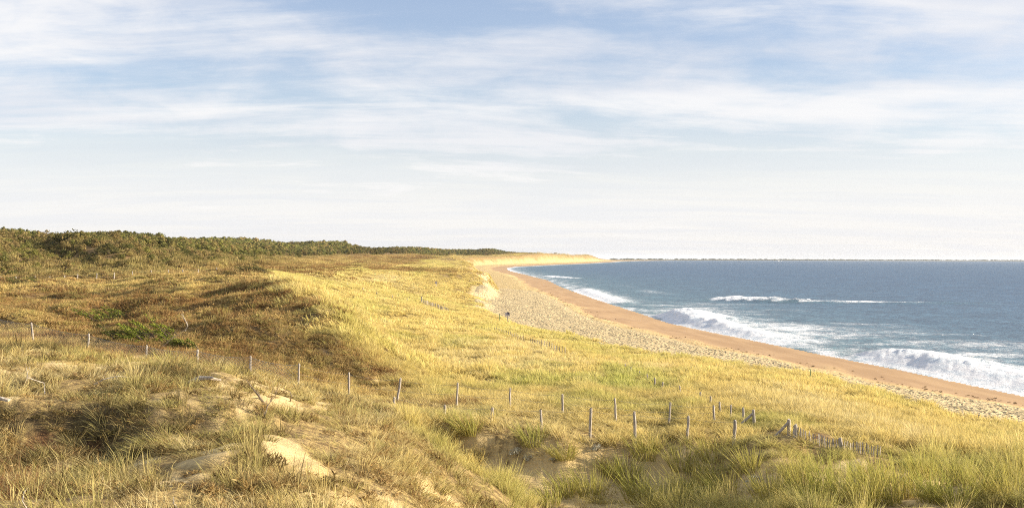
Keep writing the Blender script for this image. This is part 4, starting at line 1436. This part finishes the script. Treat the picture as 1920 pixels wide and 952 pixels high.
def paling(name, a, b, n, h, w, label, seed, posts=(), gap=None, jit=0.03):
    """split chestnut paling: slats wired together; a, b: (picture x, picture y of the top, distance)"""
    rg = np.random.default_rng(seed)
    A = np.array([(a[0] - 960) / FPX * a[2], a[2]])
    B = np.array([(b[0] - 960) / FPX * b[2], b[2]])
    o0 = (A[0], A[1], float(zs(*A)))
    root = empty(name, o0)
    tag(root, label, 'fence', None)
    tops = []
    for i in range(n):
        f = i / (n - 1)
        if gap and gap[0] < f < gap[1]:
            continue
        p = A * (1 - f) + B * f
        z0 = float(zs(*p))
        top = CAM_Z - ((a[1] * (1 - f) + b[1] * f) - 484 - 0.0036 * (a[0] * (1 - f) + b[0] * f - 960)) * p[1] / FPX
        hh = min(max(top - z0, h * 0.8), h * 1.6) * (0.9 + 0.2 * rg.random())
        V, F = [], []
        lx, ly = jit * rg.normal(), jit * rg.normal()
        ww = w * (0.8 + 0.4 * rg.random())
        for zz in (-0.2, hh * 0.9, hh):
            k = 0.35 if zz == hh else 1
            for sx_, sy_ in ((-1, -0.4), (1, -0.4), (1, 0.4), (-1, 0.4)):
                V.append((sx_ * ww / 2 * k + lx * zz, sy_ * ww / 2 + ly * zz, zz))
        for q in (0, 4):
            for k in range(4):
                F.append((q + k, q + (k + 1) % 4, q + 4 + (k + 1) % 4, q + 4 + k))
        F.append((8, 9, 10, 11))
        s_ = mesh_obj('slat', V, F, POSTW, root)
        s_.location = (p[0] - o0[0], p[1] - o0[1], z0 - o0[2])
        s_.rotation_euler = (0, 0, 0.4 * rg.normal())
        tops.append(Vector((p[0] - o0[0], p[1] - o0[1], z0 - o0[2] + hh * 0.62)))
    V, F = [], []
    for dz in (0.0, -0.28 * h):
        for i in range(len(tops) - 1):
            if (tops[i + 1] - tops[i]).length < 3.0 * np.hypot(*(B - A)) / n:
                tube(V, F, [tops[i] + Vector((0, 0, dz)), tops[i + 1] + Vector((0, 0, dz))], [0.006] * 2, 4)
    mesh_obj('wire', V, F, WIRE, root)
    for f, h2, r in posts:
        p = A * (1 - f) + B * f
        z0 = float(zs(*p))
        place_post(root, o0, p[0], p[1], z0, h2, r, seed + int(f * 50) + 7)


paling('paling_fence', (1492, 817, 39.0), (1650, 848, 37.6), 42, 0.46, 0.03, 'low leaning paling of thin slats running right from the braced post', 601, ((0.0, 0.42, 0.07), (0.56, 0.46, 0.07)), None, 0.10)
paling('paling_fence', (928, 631, 128), (1060, 684, 98), 34, 0.85, 0.065, 'curving paling of slats half sunk in grass below the beach sign', 602, (), (0.50, 0.55))
paling('paling_fence', (790, 562, 192), (842, 581, 172), 26, 0.95, 0.10, 'short paling of close slats on the golden slope of the middle dune', 603, ((0.0, 1.2, 0.11),))
fence('slope_post_row', [(651, 544, 215), (681, 548, 212), (707, 550, 208), (736, 556, 204), (764, 561, 198)], 0.085, 'scattered short posts on the golden slope left of the close paling', 'fence', None, wires=0, seed=700)


# ------------------------------------------------------------------ signs and stakes
def flat_material(name, a, b, rough=0.6):
    m, t, out = material(name)
    tc = t.n('ShaderNodeTexCoord').outputs['Object']
    c = t.mix(t.ramp(t.noise(tc, 6.0, 4), 0.35, 0.65), a, b)
    principled(t, out, c, rough, None, 0.3)
    return m


SIGN_PALE = flat_material('sign_board', (0.42, 0.40, 0.46), (0.52, 0.50, 0.56))
SIGN_DARK = flat_material('sign_panel', (0.05, 0.045, 0.07), (0.10, 0.09, 0.12))
STAKE_GREEN = flat_material('green_stake', (0.09, 0.17, 0.07), (0.14, 0.24, 0.10))


def box(V, F, c, d):
    b0 = len(V)
    for sz in (-1, 1):
        for sx_, sy_ in ((-1, -1), (1, -1), (1, 1), (-1, 1)):
            V.append((c[0] + sx_ * d[0] / 2, c[1] + sy_ * d[1] / 2, c[2] + sz * d[2] / 2))
    F += [(b0 + 3, b0 + 2, b0 + 1, b0), (b0 + 4, b0 + 5, b0 + 6, b0 + 7)]
    F += [(b0 + k, b0 + (k + 1) % 4, b0 + 4 + (k + 1) % 4, b0 + 4 + k) for k in range(4)]


def beach_sign(px, py, Y, hgt, label):
    X = (px - 960) / FPX * Y
    z0 = float(zs(X, Y))
    root = empty('beach_sign', (X, Y, z0))
    tag(root, label, 'sign')
    V, F = post_mesh(hgt, 0.075, 900)
    mesh_obj('post', V, F, POSTW, root)
    V, F = [], []
    box(V, F, (0, -0.09, hgt - 0.30), (0.62, 0.03, 0.42))
    o = mesh_obj('board', V, F, SIGN_PALE, root)
    V, F = [], []
    box(V, F, (0.12, -0.115, hgt - 0.18), (0.26, 0.02, 0.30))
    mesh_obj('panel', V, F, SIGN_DARK, o)
    V, F = post_mesh(hgt * 0.32, 0.08, 901)
    o = mesh_obj('stub', V, F, POSTW, root)
    o.location = (0.20, -0.1, 0)


beach_sign(952, 610, 163, 1.85, 'wooden post with a small pale sign board at the edge of the beach')


def stake(px, Y, h, r, label, m):
    X = (px - 960) / FPX * Y
    z0 = float(zs(X, Y))
    V, F = post_mesh(h, r, int(px), (0.02, 0.01))
    b0 = len(V)
    tube(V, F, [(0.02 * h, 0.01 * h, h), (0.02 * h, 0.01 * h, h + 0.12)], [r * 1.15, r * 0.3], 9)
    o = mesh_obj('stake', V, F, m)
    o.location = (X, Y, z0)
    tag(o, label, 'stake')


stake(937, 165, 1.35, 0.05, 'thin green stake left of the beach sign', STAKE_GREEN)
stake(1520, 84, 0.85, 0.028, 'thin green stake standing alone near the trampled beach', STAKE_GREEN)


def small_sign(px, Y, h, label):
    X = (px - 960) / FPX * Y
    z0 = float(zs(X, Y))
    root = empty('slope_sign', (X, Y, z0))
    tag(root, label, 'sign')
    V, F = post_mesh(h, 0.09, 911)
    mesh_obj('post', V, F, POSTW, root)
    V, F = [], []
    box(V, F, (0, -0.12, h - 0.25), (0.5, 0.04, 0.42))
    mesh_obj('board', V, F, SIGN_PALE, root)


small_sign(818, 290, 1.5, 'tiny grey sign on the golden slope of the middle dune')


# ------------------------------------------------------------------ dead wood
def branch(px, py, segs, r0, label, m, cat='branch', twigs=3, seed=0, name='dead_branch', lift=0.0):
    """segs: picture offsets (dx, dy) of the stem's bends from its root, at the root's distance"""
    rg = np.random.default_rng(seed)
    X, Y, Z = at(px, py)
    k = Y / FPX
    pts = [Vector((0, 0, -0.05 + lift))]
    for i, (dx_, dy_) in enumerate(segs):
        pts.append(Vector((dx_ * k, 0.15 * rg.normal(), max(0.02, -dy_ * k) + lift)))
    V, F = [], []
    n = len(pts)
    tube(V, F, pts, [r0 * (1 - 0.75 * i / (n - 1)) for i in range(n)], 7)
    for q in range(twigs):
        i = 1 + int(rg.random() * (n - 1)) if n > 2 else 1
        i = min(i, n - 1)
        p = pts[i - 1].lerp(pts[i], rg.random())
        d = (pts[i] - pts[i - 1]).normalized()
        d = (d + Vector(rg.normal(size=3)) * 0.6 + Vector((0, 0, 0.3))).normalized()
        L = (pts[-1] - pts[0]).length * (0.25 + 0.25 * rg.random())
        tube(V, F, [p, p + d * L * 0.5, p + d * L + Vector(rg.normal(size=3)) * 0.12 * L], [r0 * 0.45, r0 * 0.3, r0 * 0.1], 5)
    o = mesh_obj(name, V, F, m)
    o.location = (X, Y, Z)
    tag(o, label, cat)
    return o


branch(348, 624, [(4, -8), (-2, -20), (-8, -30)], 0.032, 'forked bleached branch standing in the heath below the slope', DEADWOOD, twigs=5, seed=1, lift=0.15)
branch(46, 728, [(6, -14), (9, -24)], 0.016, 'short bleached stick poking from straw at the far left', DEADWOOD, twigs=1, seed=2, lift=0.1)
branch(85, 740, [(-10, -14), (-22, -30), (-30, -46)], 0.016, 'long pale stick leaning left in the straw', DEADWOOD, twigs=3, seed=3, lift=0.06)
branch(178, 726, [(20, -7), (45, -13), (62, -8)], 0.018, 'thin bleached branch lying across the grassy mound', DEADWOOD, twigs=3, seed=4, lift=0.12)
branch(358, 722, [(20, -8), (40, -9), (58, -4)], 0.10, 'grey driftwood trunk lying under the sandy crest', DEADWOOD, 'driftwood', twigs=2, seed=5, name='driftwood_log', lift=0.08)
branch(497, 786, [(3, -18), (16, -36), (28, -48)], 0.017, 'dark bare twig rising right of the sandy crest', DARKTWIG, twigs=6, seed=6, lift=0.05)
branch(500, 760, [(-14, -16), (-28, -32), (-36, -46)], 0.035, 'dark root creeping up the bare sand of the crest', DARKTWIG, twigs=3, seed=7, lift=0.03)
branch(545, 752, [(6, -10), (2, -18), (-10, -23)], 0.022, 'small dark arched twig on the sandy crest', DARKTWIG, twigs=2, seed=8, lift=0.03)
branch(55, 950, [(-4, -14), (-10, -28)], 0.018, 'pale stick at the lower left corner', DEADWOOD, twigs=1, seed=9, lift=0.0)
branch(335, 950, [(-1, -12), (-4, -22)], 0.028, 'short pale stump standing at the bottom edge left of centre', DEADWOOD, twigs=0, seed=10)
branch(18, 752, [(-14, -2), (-34, -3)], 0.085, 'thick bleached log at the left edge of the picture', DEADWOOD, 'driftwood', twigs=1, seed=11, name='driftwood_log', lift=0.02)
branch(300, 655, [(22, -18), (40, -30)], 0.03, 'bare brown stem slanting up beside the green shrub', DARKTWIG, twigs=4, seed=12, lift=0.05)
branch(818, 898, [(-8, -6), (-18, -14)], 0.025, 'small grey twig among the grass of the near slope', DEADWOOD, twigs=1, seed=13, lift=0.05)


# ------------------------------------------------------------------ green wind-swept shrubs on the heath
def swept_shrub(px, py, w_px, h_px, colr, label, seed, sprays=26):
    rg = np.random.default_rng(seed)
    X, Y, Z = at(px, py)
    k = Y / FPX
    W, H = w_px * k, h_px * k
    root = empty('windswept_shrub', (X, Y, Z))
    tag(root, label, 'shrub')
    tV, tF, V, F, Rn = [], [], [], [], []
    for i in range(sprays):
        b = Vector(((rg.random() - 0.3) * W * 0.7, (rg.random() - 0.5) * W * 0.5, 0))
        d = Vector((-0.85 - 0.3 * rg.random(), 0.25 * rg.normal(), 0.38 + 0.22 * rg.normal())).normalized()
        L = W * (0.22 + 0.22 * rg.random())
        p0 = b + Vector((0, 0, H * 0.5 * rg.random()))
        p1 = p0 + d * L * 0.5 + Vector((0, 0, 0.05 * L))
        p2 = p0 + d * L
        tube(tV, tF, [p0 - d * 0.3 * L - Vector((0, 0, 0.12)), p0, p1, p2], [0.03, 0.022, 0.015, 0.006], 5)
        tone = rg.random()
        for q in range(70):
            f = rg.random()
            c = (p0.lerp(p1, f * 2) if f < 0.5 else p1.lerp(p2, f * 2 - 1)) + Vector(rg.normal(size=3)) * 0.055 * (1.2 - f) * L
            u = (d + 0.45 * Vector(rg.normal(size=3))).normalized()
            v = u.cross(Vector(rg.normal(size=3))).normalized()
            s_ = 0.05 + 0.05 * rg.random()
            b0 = len(V)
            V += [tuple(c - v * s_ * 0.3), tuple(c + u * s_ - v * s_ * 0.1), tuple(c + u * s_ * 1.6), tuple(c + v * s_ * 0.3)]
            F.append((b0, b0 + 1, b0 + 2, b0 + 3))
            Rn += [0.5 * tone + 0.3 * rg.random()] * 4
    mesh_obj('stem', tV, tF, BARK, root)
    c = mesh_obj('foliage', V, F, LEAF_OBJ, root, attrs={'rnd': Rn})
    c.color = (*colr, 1)


swept_shrub(275, 648, 115, 52, (0.20, 0.26, 0.03), 'bright green shrub swept left by the wind, nearest the wire fence', 41, 30)
swept_shrub(190, 608, 105, 38, (0.19, 0.24, 0.035), 'yellow-green windswept shrub with splayed sprays behind the fence', 42, 24)
swept_shrub(235, 640, 95, 30, (0.075, 0.095, 0.025), 'dark low windswept shrub between the two green ones', 43, 26)
swept_shrub(345, 655, 60, 20, (0.17, 0.20, 0.04), 'small green shrub right of the bright green one', 44, 16)
swept_shrub(470, 510, 70, 8, (0.06, 0.07, 0.028), 'dark shrub at the end of the far line of posts', 45, 22)
swept_shrub(500, 520, 24, 7, (0.18, 0.22, 0.04), 'tiny green shrub where the far posts end', 46, 10)
swept_shrub(40, 532, 60, 10, (0.17, 0.20, 0.045), 'light green bush at the left end of the far line of posts', 47, 20)


# ------------------------------------------------------------------ tall marram clumps round the hollow
def clump_material():
    m, t, out = material('marram_blades')
    tint = t.n('ShaderNodeObjectInfo').outputs['Color']
    h, rnd = t.attr('h'), t.attr('rnd')
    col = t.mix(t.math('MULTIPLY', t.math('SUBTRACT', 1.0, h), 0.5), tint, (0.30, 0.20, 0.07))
    col = t.mix(t.ramp(rnd, 0.55, 1.0, 0.0, 0.6), col, (0.70, 0.56, 0.24))
    col = t.mix(t.ramp(rnd, 0.0, 0.3, 0.4, 0.0), col, (0.12, 0.11, 0.035))
    d = t.n('ShaderNodeBsdfDiffuse')
    t.put(d.inputs[0], col)
    tr = t.n('ShaderNodeBsdfTranslucent')
    t.put(tr.inputs[0], col)
    ms = t.n('ShaderNodeMixShader')
    ms.inputs[0].default_value = 0.38
    t.put(ms.inputs[1], d.outputs[0])
    t.put(ms.inputs[2], tr.outputs[0])
    t.put(out.inputs[0], ms.outputs[0])
    return m


CLUMPM = clump_material()
rgc = np.random.default_rng(91)
CLUMPS = []
for i in range(6):
    V, F, H, Rn = blades(150, 0.26, 1.0, 0.0125, 0.50, (-0.13 + 0.12 * rgc.normal(), 0.06 * rgc.normal()), 0.55, rgc)
    o = mesh_obj('marram_clump', V, F, CLUMPM, link=False, attrs={'h': H, 'rnd': Rn})
    CLUMPS.append(o.data)
    bpy.data.objects.remove(o)
CL = [(1112, 934, 62), (1176, 902, 52), (1062, 930, 48), (1030, 946, 40), (1196, 938, 60), (1240, 948, 62), (1292, 936, 62), (1334, 905, 50), (1404, 884, 52), (1366, 936, 60), (1448, 948, 74),
      (1500, 920, 70), (1546, 930, 84), (1584, 944, 92), (1622, 950, 84), (1664, 944, 90), (1700, 930, 76), (1748, 938, 66), (1796, 908, 56), (1836, 934, 64), (1884, 940, 70), (1904, 905, 60),
      (1212, 858, 46), (1146, 890, 34), (1280, 878, 50), (1060, 862, 30), (1000, 836, 40), (1340, 865, 40), (1640, 905, 60), (1730, 895, 56), (1790, 945, 56), (1520, 946, 70), (1335, 948, 56), (880, 812, 40)]
for i, (px, py, hp) in enumerate(CL):
    X, Y, Z = at(px, py)
    o = bpy.data.objects.new('marram_clump', CLUMPS[i % 6])
    COL.objects.link(o)
    o.location = (X, Y, Z - 0.03)
    h = hp * Y / FPX
    o.scale = (1.2 + 0.5 * rgc.random(), 1.2 + 0.5 * rgc.random(), h * 1.15)
    o.rotation_euler = (0, 0, 0.8 * rgc.normal())
    g = rgc.random()
    o.color = (0.38 + 0.14 * g, 0.41 + 0.05 * g, 0.09 + 0.03 * g, 1)
    if px < 1250:
        tag(o, 'tall upright marram tuft on the shaded sand of the hollow', 'grass clump', 'marram tufts in the sandy hollow')
    else:
        tag(o, 'tall green-gold marram tuft at the lower right below the paling', 'grass clump', 'marram tufts at the lower right')


# small silvery plants in the hollow
def silver_plant(px, py, size, label, seed):
    rg = np.random.default_rng(seed)
    X, Y, Z = at(px, py)
    V, F, Rn = crown_geo(rg, size, size * 0.5, 9, 26, size * 0.11, 0.1)
    root = empty('silvery_plant', (X, Y, Z))
    c = mesh_obj('foliage', V, F, LEAF_OBJ, root, attrs={'rnd': [0.45 + 0.2 * r for r in Rn]})
    c.color = (0.52, 0.52, 0.46, 1)
    tV, tF = [], []
    for k in range(5):
        a = 6.28 * k / 5
        tube(tV, tF, [(0, 0, -0.05), (0.15 * size * math.cos(a), 0.15 * size * math.sin(a), 0.15 * size), (0.35 * size * math.cos(a), 0.35 * size * math.sin(a), 0.3 * size)], [0.012, 0.01, 0.005], 5)
    mesh_obj('stem', tV, tF, DARKTWIG, root)
    tag(root, label, 'plant')


silver_plant(972, 858, 0.55, 'silvery grey plant on the left side of the hollow', 1)
silver_plant(990, 866, 0.40, 'second small silvery plant, just right of the first in the hollow', 2)
silver_plant(1040, 872, 0.35, 'pale silvery plant in the middle of the hollow', 3)
silver_plant(1415, 905, 0.50, 'silvery plant on dark sand below the braced post', 4)
silver_plant(1120, 846, 0.45, 'grey plant against the shaded bank of the hollow', 5)


# ------------------------------------------------------------------ far shore
def far_shore():
    rg = np.random.default_rng(12)
    pts = [(900, 10500), (1700, 11000), (3200, 12500), (5600, 14000), (8200, 15500)]
    variants = []
    for i in range(4):
        V, F, Rn = crown_geo(rg, 34, 13, 10, 14, 8.0, 0.2)
        variants.append(mesh_obj('tree', V, F, LEAF_INST, link=False, attrs={'rnd': Rn}))
    P = []
    A = np.array(pts, float)
    cum = np.concatenate([[0], np.cumsum(np.hypot(*np.diff(A, axis=0).T))])
    V, F = [], []
    for i, d in enumerate(np.arange(0, cum[-1], 90.0)):
        x, y = np.interp(d, cum, A[:, 0]), np.interp(d, cum, A[:, 1])
        V += [(x - 20, y - 60, -1), (x, y, 2.2 + 1.2 * rg.random()), (x + 40, y + 300, 3.0), (x + 60, y + 420, -1)]
        if i:
            b = 4 * (i - 1)
            for k in range(3):
                F.append((b + k, b + 4 + k, b + 5 + k, b + 1 + k))
    m, t, out = material('far_shore_land')
    n = t.noise(t.n('ShaderNodeNewGeometry').outputs['Position'], 0.01, 4)
    principled(t, out, t.mix(n, (0.16, 0.15, 0.07), (0.36, 0.30, 0.19)), 0.95)
    o = mesh_obj('far_shore', V, F, m)
    tag(o, 'low far shore along the horizon', None, None, 'structure')
    for d in np.arange(0, cum[-1], 9.0):
        x, y = np.interp(d, cum, A[:, 0]) + 20 * rg.normal(), np.interp(d, cum, A[:, 1]) + 90 + 60 * rg.random()
        P.append((x, y, 1.5))
    n = len(P)
    sc = 0.6 + 0.8 * rg.random(n)
    scatter('far_shore_wood', variants, np.array(P), np.stack([np.zeros(n), np.zeros(n), rg.random(n) * 6], -1), np.stack([sc, sc, sc * (0.5 + 0.3 * rg.random(n))], -1),
            (rg.random(n) * 4).astype(int), np.tile([[0.07, 0.085, 0.03]], (n, 1)), 'thin dark line of trees along the far shore on the horizon', 'wood')


far_shore()
WHITE = flat_material('white_sailcloth', (0.75, 0.75, 0.74), (0.85, 0.85, 0.84))
HULL = flat_material('boat_hull', (0.60, 0.60, 0.62), (0.75, 0.75, 0.76))


def sailboat(px, d, h, label):
    X = (px - 960) / FPX * d
    root = empty('sailing_boat', (X, d, 0.0), 0.6)
    tag(root, label, 'boat', 'sailing boats on the horizon')
    V, F = [], []
    for x, w, zt in ((-0.42, 0.10, 0.12), (-0.2, 0.15, 0.10), (0.15, 0.13, 0.11), (0.5, 0.01, 0.15)):
        V += [(x * h, -w * h, zt * h), (x * h * 0.9, -w * 0.5 * h, -0.03 * h), (x * h * 0.9, w * 0.5 * h, -0.03 * h), (x * h, w * h, zt * h)]
    for i in range(3):
        for k in range(4):
            F.append((4 * i + k, 4 * i + (k + 1) % 4, 4 * i + 4 + (k + 1) % 4, 4 * i + 4 + k))
    F += [(0, 1, 2, 3), (15, 14, 13, 12)]
    mesh_obj('hull', V, F, HULL, root)
    V, F = [], []
    tube(V, F, [(0.05 * h, 0, 0), (0.05 * h, 0, h)], [0.012 * h, 0.007 * h], 6)
    mesh_obj('mast', V, F, HULL, root)
    V = [(0.04 * h, 0.0, 0.16 * h), (-0.40 * h, 0.05 * h, 0.18 * h), (0.04 * h, 0.0, 0.97 * h), (0.04 * h, 0.02 * h, 0.16 * h), (-0.40 * h, 0.07 * h, 0.18 * h), (0.04 * h, 0.02 * h, 0.97 * h), (-0.2 * h, 0.10 * h, 0.5 * h)]
    F = [(0, 1, 6), (1, 2, 6), (2, 0, 6), (3, 4, 1, 0), (4, 5, 2, 1)]
    mesh_obj('sail', V, F, WHITE, root)


sailboat(1461, 7200, 13, 'larger white sailing boat of the pair on the horizon')
sailboat(1466, 7600, 10, 'smaller white sailing boat of the pair, just right of the larger')


def far_house(px, d, label):
    X = (px - 960) / FPX * d
    z0 = float(zs(X, d))
    root = empty('dune_house', (X, d, z0))
    tag(root, label, 'house')
    V, F = [], []
    box(V, F, (0, 0, 1.2), (8, 6, 4.0))
    mesh_obj('wall', V, F, WHITE, root)
    V = [(-4.6, -3.6, 3.2), (4.6, -3.6, 3.2), (4.6, 3.6, 3.2), (-4.6, 3.6, 3.2), (-4.6, 0, 4.8), (4.6, 0, 4.8)]
    F = [(0, 1, 5, 4), (2, 3, 4, 5), (0, 4, 3), (1, 2, 5), (3, 2, 1, 0)]
    mesh_obj('roof', V, F, flat_material('roof_tile', (0.30, 0.25, 0.21), (0.40, 0.34, 0.29)), root)


far_house(1041, 3400, 'tiny white house on the far dunes')


# ------------------------------------------------------------------ sea air
def build_haze():
    m = bpy.data.materials.new('sea_haze')
    m.use_nodes = True
    t = NT(m.node_tree)
    out = t.n('ShaderNodeOutputMaterial')
    v = t.n('ShaderNodeVolumePrincipled')
    v.inputs['Color'].default_value = (0.86, 0.92, 1.0, 1)
    v.inputs['Density'].default_value = 2.5e-5
    v.inputs['Anisotropy'].default_value = 0.2
    t.put(out.inputs['Volume'], v.outputs[0])
    V, F = [], []
    box(V, F, (0, 14000, 33), (56000, 36000, 74))
    o = mesh_obj('haze', V, F, m)
    tag(o, 'thin pale sea haze over the far shore', None, None, 'stuff')


build_haze()
